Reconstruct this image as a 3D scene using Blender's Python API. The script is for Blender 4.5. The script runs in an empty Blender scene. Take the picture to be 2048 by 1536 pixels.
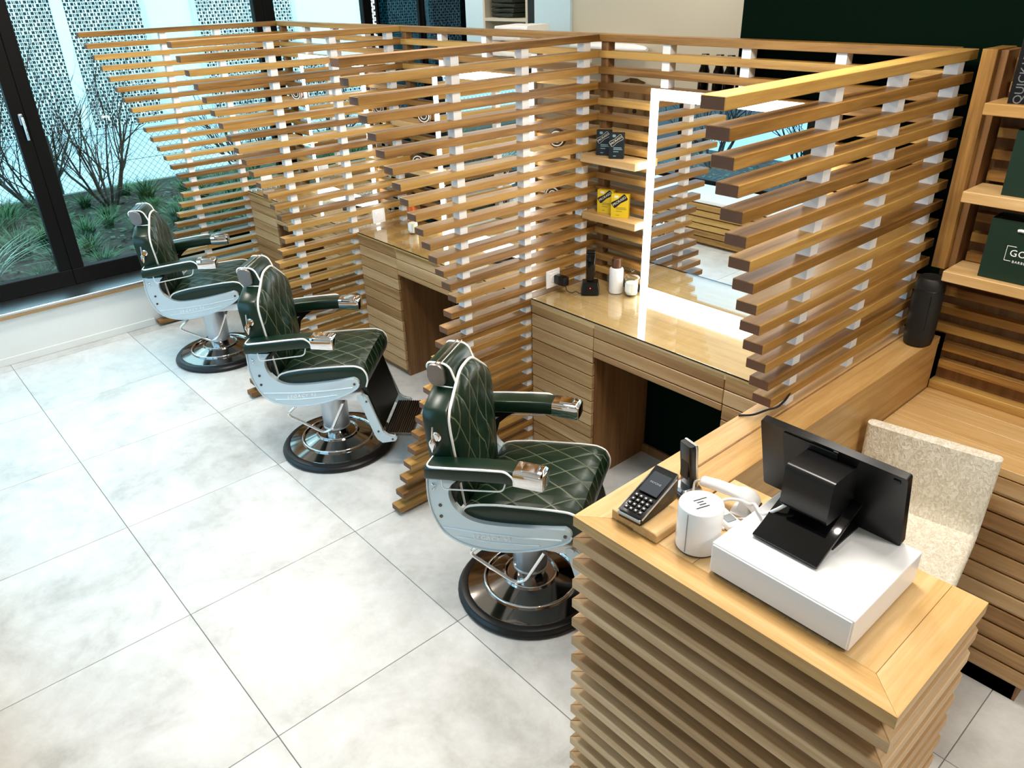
import bpy, bmesh, math, random
from mathutils import Vector, Matrix
random.seed(7)
PI = math.pi
S = bpy.context.scene
C = S.collection

# ------------------------------------------------------------------ camera
cam_d = bpy.data.cameras.new('camera'); cam = bpy.data.objects.new('camera', cam_d); C.objects.link(cam)
cam_d.sensor_fit = 'HORIZONTAL'; cam_d.sensor_width = 36; cam_d.lens = 27.063
cam_d.clip_start = 0.05; cam_d.clip_end = 200
cam.location = (5.9398, -0.5482, 2.3325)
cam.rotation_mode = 'XYZ'; cam.rotation_euler = (1.08553, 0.02525, 0.84368)
S.camera = cam

# ------------------------------------------------------------------ colour management, world, lights
S.view_settings.view_transform = 'Standard'; S.view_settings.look = 'None'
S.view_settings.gamma = 1; S.view_settings.use_curve_mapping = False
S.view_settings.exposure = 0.42
w = bpy.data.worlds.new('overcast_sky'); S.world = w; w.use_nodes = True
bg = w.node_tree.nodes['Background']
bg.inputs['Color'].default_value = (0.82, 0.945, 1.0, 1); bg.inputs['Strength'].default_value = 2.7
CEIL_Z = 3.05
LIGHT_COL = (1.0, 0.95, 0.88)
PANELS = [(0.9, 0.7), (2.9, 0.7), (4.9, 1.2), (7.0, 1.0)] + [(1.0, 2.9), (3.2, 2.9)]
for i, (x, y) in enumerate(PANELS):
    ld = bpy.data.lights.new('ceiling_panel_light', 'AREA'); ld.shape = 'RECTANGLE'; ld.size = 0.5; ld.size_y = 0.5
    ld.energy = 22 if y < 2 else 4; ld.color = LIGHT_COL
    lo = bpy.data.objects.new('ceiling_panel_light', ld); C.objects.link(lo); lo.location = (x, y, CEIL_Z - 0.035)
SPOTS = [(4.35, 1.5), (2.7, 1.5), (1.05, 1.5), (5.4, 0.9), (5.6, 1.45)]
for x, y in SPOTS:
    ld = bpy.data.lights.new('downlight_lamp', 'SPOT'); ld.energy = 26 if y > 1.2 and x < 5 else 14; ld.spot_size = 1.75; ld.spot_blend = 0.6
    ld.shadow_soft_size = 0.05; ld.color = (1.0, 0.91, 0.80)
    lo = bpy.data.objects.new('downlight_lamp', ld); C.objects.link(lo); lo.location = (x, y, CEIL_Z - 0.03)

# ------------------------------------------------------------------ materials
def lin(c):
    if isinstance(c, str):
        c = c.lstrip('#'); c = tuple(int(c[i:i+2], 16)/255 for i in (0, 2, 4))
    return tuple((v/12.92 if v <= .04045 else ((v+.055)/1.055)**2.4) for v in c) + (1,)
M = {}
def mat(name, col, rough=.5, metal=0, spec=.5, coat=0, emit=0, trans=0, ior=1.45):
    m = bpy.data.materials.new(name); m.use_nodes = True
    b = m.node_tree.nodes['Principled BSDF']
    b.inputs['Base Color'].default_value = lin(col); b.inputs['Roughness'].default_value = rough
    b.inputs['Metallic'].default_value = metal; b.inputs['Specular IOR Level'].default_value = spec
    b.inputs['Coat Weight'].default_value = coat; b.inputs['Coat Roughness'].default_value = .08
    b.inputs['Transmission Weight'].default_value = trans; b.inputs['IOR'].default_value = ior
    if emit:
        b.inputs['Emission Color'].default_value = lin(col); b.inputs['Emission Strength'].default_value = emit
    M[name] = m; return m
class N:
    """tiny node helper"""
    def __init__(s, m): s.t = m.node_tree; s.b = s.t.nodes['Principled BSDF']
    def n(s, kind, **kw):
        nd = s.t.nodes.new(kind)
        for k, v in kw.items():
            if k in nd.inputs.keys(): nd.inputs[k].default_value = v
            else: setattr(nd, k, v)
        return nd
    def l(s, a, b): s.t.links.new(a, b)
    def math(s, op, a, b=None, c=None):
        nd = s.t.nodes.new('ShaderNodeMath'); nd.operation = op
        for i, v in enumerate((a, b, c)):
            if v is None: continue
            if isinstance(v, (int, float)): nd.inputs[i].default_value = v
            else: s.l(v, nd.inputs[i])
        return nd.outputs[0]
    def ramp(s, fac, stops):
        r = s.t.nodes.new('ShaderNodeValToRGB'); e = r.color_ramp.elements
        while len(e) < len(stops): e.new(.5)
        for el, (p, c) in zip(e, stops): el.position = p; el.color = lin(c)
        s.l(fac, r.inputs[0]); return r.outputs[0]
    def bump(s, h, strength=.2, dist=.005):
        nd = s.n('ShaderNodeBump'); nd.inputs['Strength'].default_value = strength; nd.inputs['Distance'].default_value = dist
        s.l(h, nd.inputs['Height']); s.l(nd.outputs[0], s.b.inputs['Normal'])

def wood(name, axis, c0, c1, c2, rough=.42, vary=.45, coat=0):
    m = mat(name, c1, rough, coat=coat); q = N(m)
    tc = q.n('ShaderNodeTexCoord'); oi = q.n('ShaderNodeObjectInfo')
    off = q.n('ShaderNodeVectorMath', operation='SCALE'); off.inputs[0].default_value = (37.1, 19.7, 53.3); q.l(oi.outputs['Random'], off.inputs['Scale'])
    add = q.n('ShaderNodeVectorMath', operation='ADD'); q.l(tc.outputs['Object'], add.inputs[0]); q.l(off.outputs[0], add.inputs[1])
    mp = q.n('ShaderNodeMapping'); q.l(add.outputs[0], mp.inputs[0])
    sc = [26., 26., 26.]; sc[axis] = 1.1; mp.inputs['Scale'].default_value = sc
    n1 = q.n('ShaderNodeTexNoise', Scale=1.0, Detail=4.0, Roughness=.6, Distortion=.6); q.l(mp.outputs[0], n1.inputs['Vector'])
    mp2 = q.n('ShaderNodeMapping'); q.l(add.outputs[0], mp2.inputs[0])
    sc2 = [170., 170., 170.]; sc2[axis] = 14.; mp2.inputs['Scale'].default_value = sc2
    n2 = q.n('ShaderNodeTexNoise', Scale=1.0, Detail=2.0); q.l(mp2.outputs[0], n2.inputs['Vector'])
    f = q.math('MULTIPLY_ADD', q.math('SUBTRACT', oi.outputs['Random'], .5), vary, n1.outputs['Fac'])
    f = q.math('MULTIPLY_ADD', q.math('SUBTRACT', n2.outputs['Fac'], .5), .22, f)
    col = q.ramp(f, [(.22, c0), (.5, c1), (.78, c2)])
    q.l(col, q.b.inputs['Base Color']); q.bump(n2.outputs['Fac'], .08, .002)
    return m
WC = ('#6e4b20', '#a0753a', '#c09853')
for ax, k in enumerate('xyz'): wood('wood_' + k, ax, *WC)
TC = ('#ae854c', '#c8a066', '#dab988')
for ax, k in enumerate('xyz'): wood('board_' + k, ax, *TC, rough=.36, vary=.5)
for ax, k in enumerate('xyz'): wood('pale_' + k, ax, '#8d6840', '#b08a5c', '#c8a77c', rough=.4, vary=.4)
for ax, k in enumerate('xyz'): wood('grey_oak_' + k, ax, '#a9855a', '#c9a57a', '#e0c298', rough=.5, vary=.4)
wood('panel_wood', 2, '#6b4828', '#86603a', '#9c7448', rough=.5, vary=.1)
mat('white_paint', '#f2f3f4', .45); mat('wall_white', '#ecebe6', .6); mat('beige', '#c8bea8', .7)
mat('slate', '#a3adb3', .7); mat('blue_white', '#c9dfe6', .6)
mat('green_wall', '#05140c', .9, spec=.04); mat('gap_shade_brown', '#2a1a0e', .7); mat('ceiling_white', '#f4f2ee', .8)
mat('black_frame', '#080706', .5, spec=.2); mat('rubber', '#0c0c0d', .38); mat('black_plastic', '#101011', .28, spec=.5)
mat('black_gloss', '#0a0a0b', .08); mat('black_matte', '#161616', .55)
mat('chrome', '#e8e8ea', .05, 1); mat('steel', '#c4c8ca', .28, 1); mat('dark_steel', '#5c5550', .3, 1)
mat('plate_steel', '#8d8883', .38, 1); mat('alu_light', '#e3eef2', .35, .2); mat('base_chrome', '#8f8882', .1, 1); mat('end_grain', '#6b472f', .6); mat('alu_paint', '#c6d5db', .33, .3, coat=.2); mat('column_metal', '#b9bec3', .28, .9)
mat('white_pipe', '#f4f4ee', .4); mat('white_plastic', '#f3f4f6', .3); mat('white_gloss', '#fbfbfc', .18)
mat('grey_line', '#8e9499', .5); mat('ink', '#111111', .5)
mat('leather_plain', '#0e2618', .3, spec=.5); mat('leather_black', '#0d0f0d', .34)
mat('led', '#fffaf0', .5, emit=10); mat('panel_glow', '#fff3e0', .5, emit=6); mat('lamp_red', '#ff4030', .4, emit=3)
mat('bottle_cap', '#5d3b22', .35); mat('wax', '#f4f0e2', .5); mat('cable_white', '#e9e9e9', .4); mat('cable_black', '#121212', .45)
mat('grout', '#7d7c78', .8); mat('navy', '#111c24', .5); mat('yellow', '#e2c11c', .5); mat('cream_print', '#e8e2cf', .5)
mat('teal_print', '#7f9a9a', .5); mat('ochre_print', '#a98f2a', .5)
mat('bag_green', '#0c2a1d', .5); mat('screen_dark', '#3a3f46', .15); mat('key_white', '#e8e8e8', .4)
mat('towel_dark', '#2b2f26', .9); mat('towel_white', '#f0eeea', .9); mat('tan_leather', '#a8865a', .5); mat('tin_brown', '#3a2822', .35)
mat('soil', '#3a3128', .95); mat('kerb', '#6d6a62', .8); mat('paving', '#b7c2c4', .8); mat('twig', '#3c3026', .8); mat('fence_wire', '#39423f', .5, .3)
mat('amber', '#b2521a', .2); mat('label_paper', '#eef3f3', .6)
mat('facade_white', '#e6eef0', .6); mat('curtain_dark', '#10201f', .4)

def stitch_mat(name, ax_a, ax_b, pa, pb, tilt=1.0):
    """dark green leather with double rows of pale stitching in diamonds"""
    m = mat(name, '#0e2618', .34); q = N(m); tc = q.n('ShaderNodeTexCoord'); sp = q.n('ShaderNodeSeparateXYZ'); q.l(tc.outputs['Object'], sp.inputs[0])
    a = q.math('DIVIDE', sp.outputs[ax_a], pa); b = q.math('DIVIDE', sp.outputs[ax_b], pb)
    outs = []; hs = []
    for sgn in (1, -1):
        t = q.math('ADD', a, q.math('MULTIPLY', b, sgn)); fr = q.math('FRACT', q.math('ADD', t, 50.5))
        dd = q.math('ABSOLUTE', q.math('SUBTRACT', fr, .5)); hs.append(dd)
        outs.append(q.math('LESS_THAN', q.math('ABSOLUTE', q.math('SUBTRACT', dd, .018)), .007))
    mask = q.math('MAXIMUM', *outs)
    mx = q.n('ShaderNodeMix', data_type='RGBA'); mx.inputs['A'].default_value = lin('#0e2618'); mx.inputs['B'].default_value = lin('#7d8468')
    q.l(mask, mx.inputs['Factor']); q.l(mx.outputs['Result'], q.b.inputs['Base Color'])
    h = q.math('POWER', q.math('MULTIPLY', q.math('MINIMUM', *hs), 2.0), .5); q.bump(h, .55, .008)
    return m
stitch_mat('quilt_seat', 0, 1, .105, .15); stitch_mat('quilt_back', 0, 2, .09, .22)

def tile_mat():
    m = mat('tile', '#d9d8d4', .32); q = N(m); tc = q.n('ShaderNodeTexCoord'); oi = q.n('ShaderNodeObjectInfo')
    off = q.n('ShaderNodeVectorMath', operation='SCALE'); off.inputs[0].default_value = (31, 17, 9); q.l(oi.outputs['Random'], off.inputs['Scale'])
    add = q.n('ShaderNodeVectorMath', operation='ADD'); q.l(tc.outputs['Object'], add.inputs[0]); q.l(off.outputs[0], add.inputs[1])
    n1 = q.n('ShaderNodeTexNoise', Scale=2.2, Detail=6.0, Roughness=.62, Distortion=.7); q.l(add.outputs[0], n1.inputs['Vector'])
    n2 = q.n('ShaderNodeTexNoise', Scale=14.0, Detail=5.0, Roughness=.7); q.l(add.outputs[0], n2.inputs['Vector'])
    f = q.math('ADD', q.math('MULTIPLY', n1.outputs['Fac'], .7), q.math('MULTIPLY', n2.outputs['Fac'], .3))
    q.l(q.ramp(f, [(.33, '#b9b6b1'), (.47, '#d2d0cc'), (.62, '#e4e3e0')]), q.b.inputs['Base Color'])
    q.l(q.math('MULTIPLY_ADD', n2.outputs['Fac'], .2, .27), q.b.inputs['Roughness'])
tile_mat()
def cream_mat():
    m = mat('cream_fabric', '#d9cdb0', .38, coat=.1); q = N(m); tc = q.n('ShaderNodeTexCoord')
    mp = q.n('ShaderNodeMapping'); q.l(tc.outputs['Object'], mp.inputs[0]); mp.inputs['Scale'].default_value = (80, 60, 45); mp.inputs['Rotation'].default_value = (.2, .5, .3)
    n1 = q.n('ShaderNodeTexNoise', Scale=1.0, Detail=3.0, Distortion=1.4); q.l(mp.outputs[0], n1.inputs['Vector'])
    q.l(q.ramp(n1.outputs['Fac'], [(.35, '#d8cfba'), (.52, '#ebe4d2'), (.66, '#faf6ea')]), q.b.inputs['Base Color']); q.bump(n1.outputs['Fac'], .7, .006)
cream_mat()
def facade_mat():
    m = mat('facade_grid', '#e6eef0', .6); q = N(m); tc = q.n('ShaderNodeTexCoord'); sp = q.n('ShaderNodeSeparateXYZ'); q.l(tc.outputs['Object'], sp.inputs[0])
    a = .052; y = q.math('DIVIDE', sp.outputs[1], a); z = q.math('DIVIDE', sp.outputs[2], a)
    row = q.math('FLOOR', z); fz = q.math('FRACT', z)
    sh = q.math('MULTIPLY', q.math('MODULO', row, 2.0), 1.15); yy = q.math('ADD', y, sh)
    cell = q.math('FLOOR', q.math('DIVIDE', yy, 2.0)); fy = q.math('MULTIPLY', q.math('FRACT', q.math('DIVIDE', yy, 2.0)), 2.0)
    def rng(v, lo, hi): return q.math('MULTIPLY', q.math('GREATER_THAN', v, lo), q.math('LESS_THAN', v, hi))
    wn = q.n('ShaderNodeTexWhiteNoise', noise_dimensions='2D'); cv = q.n('ShaderNodeCombineXYZ'); q.l(cell, cv.inputs[0]); q.l(q.math('FLOOR', q.math('DIVIDE', row, 2.0)), cv.inputs[1]); q.l(cv.outputs[0], wn.inputs['Vector'])
    big = rng(fy, .06, .9); thin = rng(fy, 1.15, 1.5); thin2 = q.math('MULTIPLY', rng(fy, 1.66, 1.9), q.math('GREATER_THAN', wn.outputs['Value'], .55))
    mask = q.math('MULTIPLY', q.math('MAXIMUM', q.math('MAXIMUM', big, thin), thin2), rng(fz, .08, .9))
    mx = q.n('ShaderNodeMix', data_type='RGBA'); mx.inputs['A'].default_value = lin('#e9f1f2'); mx.inputs['B'].default_value = lin('#0d1011')
    q.l(mask, mx.inputs['Factor']); q.l(mx.outputs['Result'], q.b.inputs['Base Color'])
facade_mat()
def glass_mat(name, col, refl=.08, rough=0.0):
    m = bpy.data.materials.new(name); m.use_nodes = True; t = m.node_tree; t.nodes.clear()
    o = t.nodes.new('ShaderNodeOutputMaterial'); tr = t.nodes.new('ShaderNodeBsdfTransparent'); gl = t.nodes.new('ShaderNodeBsdfGlossy'); mx = t.nodes.new('ShaderNodeMixShader')
    fc = t.nodes.new('ShaderNodeLayerWeight'); fc.inputs['Blend'].default_value = .5
    pw = t.nodes.new('ShaderNodeMath'); pw.operation = 'POWER'; pw.inputs[1].default_value = 4.0; t.links.new(fc.outputs['Facing'], pw.inputs[0])
    lw = t.nodes.new('ShaderNodeMath'); lw.operation = 'MULTIPLY_ADD'; lw.inputs[1].default_value = .8; lw.inputs[2].default_value = refl*.5; t.links.new(pw.outputs[0], lw.inputs[0])
    tr.inputs['Color'].default_value = lin(col); gl.inputs['Roughness'].default_value = rough
    t.links.new(lw.outputs[0], mx.inputs[0]); t.links.new(tr.outputs[0], mx.inputs[1]); t.links.new(gl.outputs[0], mx.inputs[2]); t.links.new(mx.outputs[0], o.inputs[0])
    M[name] = m
glass_mat('window_glass', '#e0f9ff'); glass_mat('front_glass', '#d2efff'); glass_mat('clear_glass', '#fcfefc'); glass_mat('tint_glass', '#3c6a72')
mm = mat('mirror', '#f2f5f5', 0.0, 1)
def leaf_mat(name, c0, c1):
    m = mat(name, c0, .55); q = N(m); oi = q.n('ShaderNodeTexCoord'); n1 = q.n('ShaderNodeTexNoise', Scale=9.0); q.l(oi.outputs['Object'], n1.inputs['Vector'])
    q.l(q.ramp(n1.outputs['Fac'], [(.3, c0), (.7, c1)]), q.b.inputs['Base Color'])
leaf_mat('grass_green', '#1f4422', '#4f7d45'); leaf_mat('grass_pale', '#8fa88e', '#c3d2bf'); leaf_mat('ivy', '#27452a', '#4c6b3c')

# ------------------------------------------------------------------ mesh helpers
def link(name, me, m, parent=None):
    o = bpy.data.objects.new(name, me); C.objects.link(o)
    if m is not None and not me.materials: me.materials.append(M[m] if isinstance(m, str) else m)
    if parent is not None: o.parent = parent
    return o
def obj(name, bm, m, parent=None, smooth=False, angle=None):
    bmesh.ops.recalc_face_normals(bm, faces=bm.faces)
    if smooth:
        for f in bm.faces: f.smooth = True
        lim = math.radians(angle or 40)
        for e in bm.edges:
            if len(e.link_faces) == 2 and e.calc_face_angle(0) > lim: e.smooth = False
    me = bpy.data.meshes.new(name); bm.to_mesh(me); bm.free()
    return link(name, me, m, parent)
def box(bm, x0, x1, y0, y1, z0, z1, bev=0, seg=1):
    v = [bm.verts.new((x, y, z)) for z in (z0, z1) for y in (y0, y1) for x in (x0, x1)]
    fs = [bm.faces.new([v[i] for i in f]) for f in ((0, 2, 3, 1), (4, 5, 7, 6), (0, 1, 5, 4), (2, 6, 7, 3), (0, 4, 6, 2), (1, 3, 7, 5))]
    if bev:
        es = list({e for f in fs for e in f.edges})
        bmesh.ops.bevel(bm, geom=es, offset=bev, segments=seg, profile=.5, affect='EDGES')
    return v
def endgrain(o, axis):
    o.data.materials.append(M['end_grain'])
    for f in o.data.polygons:
        if abs(f.normal[axis]) > .9: f.material_index = 1
def B(name, x0, x1, y0, y1, z0, z1, m, parent=None, bev=0, seg=1, smooth=False):
    """box object whose own origin is its centre (keeps wood grain coordinates local)"""
    bm = bmesh.new(); cx, cy, cz = (x0+x1)/2, (y0+y1)/2, (z0+z1)/2
    box(bm, x0-cx, x1-cx, y0-cy, y1-cy, z0-cz, z1-cz, bev, seg)
    o = obj(name, bm, m, parent, smooth); o.location = (cx, cy, cz); return o
def loft(bm, rings, cap=True, closed=True):
    R = [[bm.verts.new(p) for p in r] for r in rings]; n = len(R[0])
    for a, b in zip(R, R[1:]):
        for i in range(n if closed else n-1):
            j = (i+1) % n; bm.faces.new((a[i], a[j], b[j], b[i]))
    if cap and closed:
        bm.faces.new(R[0][::-1]); bm.faces.new(R[-1])
    return R
def lathe(bm, prof, n=32, cx=0, cy=0, cap=True):
    rings = [[(cx+r*math.cos(2*PI*i/n), cy+r*math.sin(2*PI*i/n), z) for i in range(n)] for r, z in prof]
    return loft(bm, rings, cap)
def smoothpath(pts, rad, k=4):
    P = [Vector(p) for p in pts]; out = [P[0]]
    for a, b, c in zip(P, P[1:], P[2:]):
        d1 = (a-b); d2 = (c-b); r = min(rad, d1.length*.45, d2.length*.45); p0 = b+d1.normalized()*r; p2 = b+d2.normalized()*r
        for i in range(k+1):
            t = i/k; out.append(p0*(1-t)**2+b*2*t*(1-t)+p2*t*t)
    out.append(P[-1]); return out
def tube(bm, pts, r, n=8, closed=False):
    P = [Vector(p) for p in pts]; rings = []; prev = None
    for i, p in enumerate(P):
        a = P[i-1] if (i > 0 or closed) else P[i]; b = P[(i+1) % len(P)] if (i < len(P)-1 or closed) else P[i]
        t = (b-a).normalized()
        if prev is None:
            u = t.cross(Vector((0, 0, 1)));
            if u.length < .1: u = t.cross(Vector((1, 0, 0)))
            u.normalize()
        else:
            u = prev - t*prev.dot(t); u.normalize()
        prev = u; v = t.cross(u); rr = r[i] if isinstance(r, (list, tuple)) else r
        rings.append([p+u*rr*math.cos(2*PI*k/n)+v*rr*math.sin(2*PI*k/n) for k in range(n)])
    if closed: rings.append(rings[0]); loft(bm, rings, cap=False)
    else: loft(bm, rings)
def T(name, pts, r, m, parent=None, n=8, rad=0, closed=False):
    bm = bmesh.new(); tube(bm, smoothpath(pts, rad) if rad else pts, r, n, closed); return obj(name, bm, m, parent, True, 60)
def rrect(hx, hy, r, k=4):
    out = []
    for sx, sy, a0 in ((1, 1, 0), (-1, 1, 90), (-1, -1, 180), (1, -1, 270)):
        for i in range(k+1):
            a = math.radians(a0+90*i/k); out.append((sx*(hx-r)+r*math.cos(a), sy*(hy-r)+r*math.sin(a)))
    return out
def prism(bm, poly, fn, d0, d1):
    """extrude 2d polygon; fn(a,b,d)->point"""
    loft(bm, [[fn(a, b, d0) for a, b in poly], [fn(a, b, d1) for a, b in poly]])
def tag(o, label, cat, group=None):
    o['label'] = label; o['category'] = cat
    if group: o['group'] = group
    return o
def thing(name, label, cat, loc=(0, 0, 0), rz=0, group=None):
    o = bpy.data.objects.new(name, None); C.objects.link(o); o.empty_display_size = .05
    o.location = loc; o.rotation_euler = (0, 0, rz); return tag(o, label, cat, group)
def struct(o): o['kind'] = 'structure'; return o
def text(name, body, size, m, parent, mtx, extrude=.0004, align='CENTER', shear=0, space=1.0):
    cu = bpy.data.curves.new(name, 'FONT'); cu.body = body; cu.size = size; cu.extrude = extrude; cu.align_x = align; cu.align_y = 'CENTER'; cu.shear = shear
    cu.space_character = space; cu.resolution_u = 3
    t = bpy.data.objects.new(name, cu); C.objects.link(t); bpy.context.view_layer.update()
    me = bpy.data.meshes.new_from_object(t.evaluated_get(bpy.context.evaluated_depsgraph_get())); bpy.data.objects.remove(t)
    me.transform(mtx); me.materials.clear(); return link(name, me, m, parent)
def frame(o, xa, ya):
    """matrix putting text x along xa and y along ya at o"""
    xa = Vector(xa).normalized(); ya = Vector(ya).normalized(); za = xa.cross(ya)
    return Matrix(((xa.x, ya.x, za.x, o[0]), (xa.y, ya.y, za.y, o[1]), (xa.z, ya.z, za.z, o[2]), (0, 0, 0, 1)))
def copy_tree(o, parent=None):
    c = o.copy(); C.objects.link(c); c.parent = parent
    for ch in list(o.children): copy_tree(ch, c)
    return c

# ------------------------------------------------------------------ the common slat grid
H, PT, SW, SH = 2.0907, 0.07048, 0.0672, 0.0317
def zt(k): return H-(k-1)*PT                       # top of slat row k
YB = 2.379                                        # inner face of back screens
X1, X2, X3, X4 = 4.911, 3.2556, 1.600, -0.036      # near faces of the partitions
XW = -0.118                                       # low window wall face
XG = -0.40                                        # window plane
ROOM = dict(x0=-0.46, x1=8.4, y0=-1.42, y1=3.45)

# ------------------------------------------------------------------ floor
fl = B('floor', XW-.05, ROOM['x1'], ROOM['y0'], ROOM['y1']+.9, -.08, -.004, 'grout'); struct(fl)
bm = bmesh.new(); box(bm, -.3985, .3985, -.3985, .3985, -.03, 0, .0012); bmesh.ops.recalc_face_normals(bm, faces=bm.faces)
tme = bpy.data.meshes.new('tile'); bm.to_mesh(tme); bm.free(); tme.materials.append(M['tile'])
flm = fl.matrix_basis.inverted()
for i in range(0, 10):
    for j in range(-2, 5):
        o = link('tile', tme, None, fl); o.location = Vector((.8*i+.4, .8*j+.4, 0))-fl.location
for j in range(-2, 5):                              # cut strip along the window wall
    o = B('tile', XW-.03, -.0015, .8*j+.0015, .8*j+.7985, -.03, 0, 'tile', None); o.parent = fl; o.location = o.location-fl.location

# ------------------------------------------------------------------ room shell
struct(B('ceiling', -.6, ROOM['x1']+.1, ROOM['y0']-.1, ROOM['y1']+.1, CEIL_Z, CEIL_Z+.1, 'ceiling_white'))
wl = struct(B('wall_left', XW-.30, XW, ROOM['y0'], ROOM['y1'], -.02, .333, 'wall_white'))
struct(B('wall_left_header', ROOM['x0']-.1, XG+.06, ROOM['y0'], ROOM['y1'], 2.72, CEIL_Z, 'wall_white'))
sk = struct(B('baseboard_left', XW, XW+.013, ROOM['y0'], 1.02, 0, .055, 'wall_white', bev=.003))
sill = struct(B('trim_1', XW-.30, XW+.035, ROOM['y0'], ROOM['y1'], .355, .375, 'steel', bev=.003))
struct(B('trim_2', XW-.02, XW+.037, ROOM['y0'], ROOM['y1'], .333, .355, 'pale_y', bev=.002))
struct(B('wall_back', 2.03, ROOM['x1'], ROOM['y1'], ROOM['y1']+.12, -.02, CEIL_Z, 'beige'))
struct(B('wall_back_header', -.46, 2.03, ROOM['y1'], ROOM['y1']+.12, 2.62, CEIL_Z, 'blue_white'))
struct(B('wall_back_panel', .914, 1.118, ROOM['y1'], ROOM['y1']+.12, -.02, 2.62, 'blue_white'))
struct(B('wall_back_column', 1.69, 2.03, ROOM['y1']-.02, ROOM['y1']+.12, -.02, 2.62, 'blue_white'))  # pale blue in the colour stands for window light on the column
struct(B('wall_niche', .9, 2.1, ROOM['y1']+.45, ROOM['y1']+.5, -.02, 2.7, 'blue_white'))
struct(B('wall_green', 3.965, 7.2, 2.462, 2.56, -.02, CEIL_Z, 'green_wall'))
struct(B('wall_right', ROOM['x1'], ROOM['x1']+.1, ROOM['y0'], ROOM['y1'], -.02, CEIL_Z, 'wall_white'))
struct(B('wall_front', -.46, ROOM['x1'], ROOM['y0']-.1, ROOM['y0'], -.02, .40, 'wall_white'))
struct(B('wall_front_header', -.46, ROOM['x1'], ROOM['y0']-.1, ROOM['y0'], 2.72, CEIL_Z, 'wall_white'))
struct(B('wall_front_pier', 3.82, ROOM['x1'], ROOM['y0']-.1, ROOM['y0'], .40, 2.72, 'slate'))

# windows: frames and panes of the left wall
def window(n, y0, y1, z0=.375, z1=2.72, fr=.085, handle=None):
    o = bpy.data.objects.new('window_%d' % n, None); C.objects.link(o); struct(o)
    xa, xb = XG-.03, XG+.035
    for a in ((y0, y1, z0, z0+.12), (y0, y1, z1-fr, z1)): B('window_frame', xa, xb, *a, 'black_frame', o, .004)
    for a in ((y0, y0+fr, z0+.12, z1-fr), (y1-fr, y1, z0+.12, z1-fr)): B('window_frame', xa, xb, *a, 'black_frame', o, .004)
    B('window_pane', XG-.006, XG+.006, y0+fr-.005, y1-fr+.005, z0+.115, z1-fr+.005, 'window_glass', o)
    if handle:
        hx, hy, hz = xb, handle[0], handle[1]
        h = B('window_handle', hx, hx+.012, hy-.014, hy+.014, hz+.0, hz+.075, 'steel', o, .006, 2)
        T('handle_lever', [(.01, 0, .02), (.05, 0, .02), (.05, 0, -.13)], .009, 'chrome', h, 8, .02)
    return o
window(1, -1.40, -.85); window(3, -.85, .607, handle=(.575, 1.53)); window(4, .607, 2.455); window(5, 2.455, 3.44)
def window_f(n, x0, x1, z0=.40, z1=2.72, fr=.07):
    o = bpy.data.objects.new('window_%d' % n, None); C.objects.link(o); struct(o); ya, yb2 = ROOM['y0']-.08, ROOM['y0']-.02
    for a in ((z0, z0+fr), (z1-fr, z1)): B('window_frame', x0, x1, ya, yb2, *a, 'black_frame', o)
    for a in ((x0, x0+fr), (x1-fr, x1)): B('window_frame', *a, ya, yb2, z0+fr, z1-fr, 'black_frame', o)
    B('window_pane', x0+fr, x1-fr, ya+.025, ya+.035, z0+fr, z1-fr, 'front_glass', o)
for i in range(3): window_f(6+i, -.4+1.405*i, 1.005+1.405*i)
# tinted glass doors in the far wall
for i, (a, b) in enumerate(((-.36, .29), (.29, .914))):
    o = bpy.data.objects.new('door_%d' % (i+1), None); C.objects.link(o); struct(o)
    yy = ROOM['y1']+.03+.02*i
    for p in ((a, a+.03), (b-.03, b)): B('door_frame', *p, yy-.012, yy+.012, 0, 2.62, 'black_frame', o)
    for p in ((0, .05), (2.57, 2.62)): B('door_frame', a+.03, b-.03, yy-.012, yy+.012, *p, 'black_frame', o)
    B('door_pane', a+.03, b-.03, yy-.004, yy+.004, .05, 2.57, 'tint_glass', o)
struct(B('wall_annex', -.46, .95, ROOM['y1']+.7, ROOM['y1']+.75, -.02, 2.7, 'curtain_dark'))

# ceiling lamps
for i, (x, y) in enumerate(PANELS):
    t = thing('ceiling_panel_lamp', 'square ceiling light panel with white rim, number %d along the ceiling' % (i+1), 'ceiling lamp', (x, y, CEIL_Z), 0, 'ceiling light panels')
    t['label'] = 'square white ceiling light panel overhead'
    B('rim', -.28, .28, -.28, .28, -.02, 0, 'white_paint', t, .004); B('diffuser', -.25, .25, -.25, .25, -.024, -.019, 'panel_glow', t)
for x, y in SPOTS:
    t = thing('downlight', 'small round recessed downlight overhead', 'ceiling lamp', (x, y, CEIL_Z), 0, 'recessed downlights')
    bm = bmesh.new(); lathe(bm, [(.06, 0), (.06, -.008), (.048, -.012), (.045, -.003)], 20); obj('rim', bm, 'white_paint', t, True)

# ------------------------------------------------------------------ slatted partitions
def yfront(k): return 0.9878+0.0309*(k-1) if k <= 16 else 1.4492-0.0303*(k-16)
POSTY = (1.505, 1.895, 2.29)
def partition(xn, nk, label):
    t = thing('slat_partition', label, 'partition', (xn-SW/2, 1.9, 0 if nk == 30 else zt(15)), 0, 'slatted partitions between the chairs')
    t.location.z = 0 if nk == 30 else zt(15)
    for k in range(1, nk+1):
        y0, y1 = yfront(k)-1.9, YB+(SW if xn != X1 else .02)-1.9
        o = B('slat', -SW/2, SW/2, y0, y1, zt(k)-SH-t.location.z, zt(k)-t.location.z, 'wood_y', t, .0018); endgrain(o, 1)
    for y in POSTY:
        B('post', -.0225, .0225, y-1.9, y+.042-1.9, .0, zt(1)-.004-t.location.z, 'white_paint', t)
    return t
partition(X1, 14, 'nearest slatted wood partition standing on the reception desk ledge')
partition(X2, 30, 'slatted wood partition between the nearest and the middle barber chair')
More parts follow.
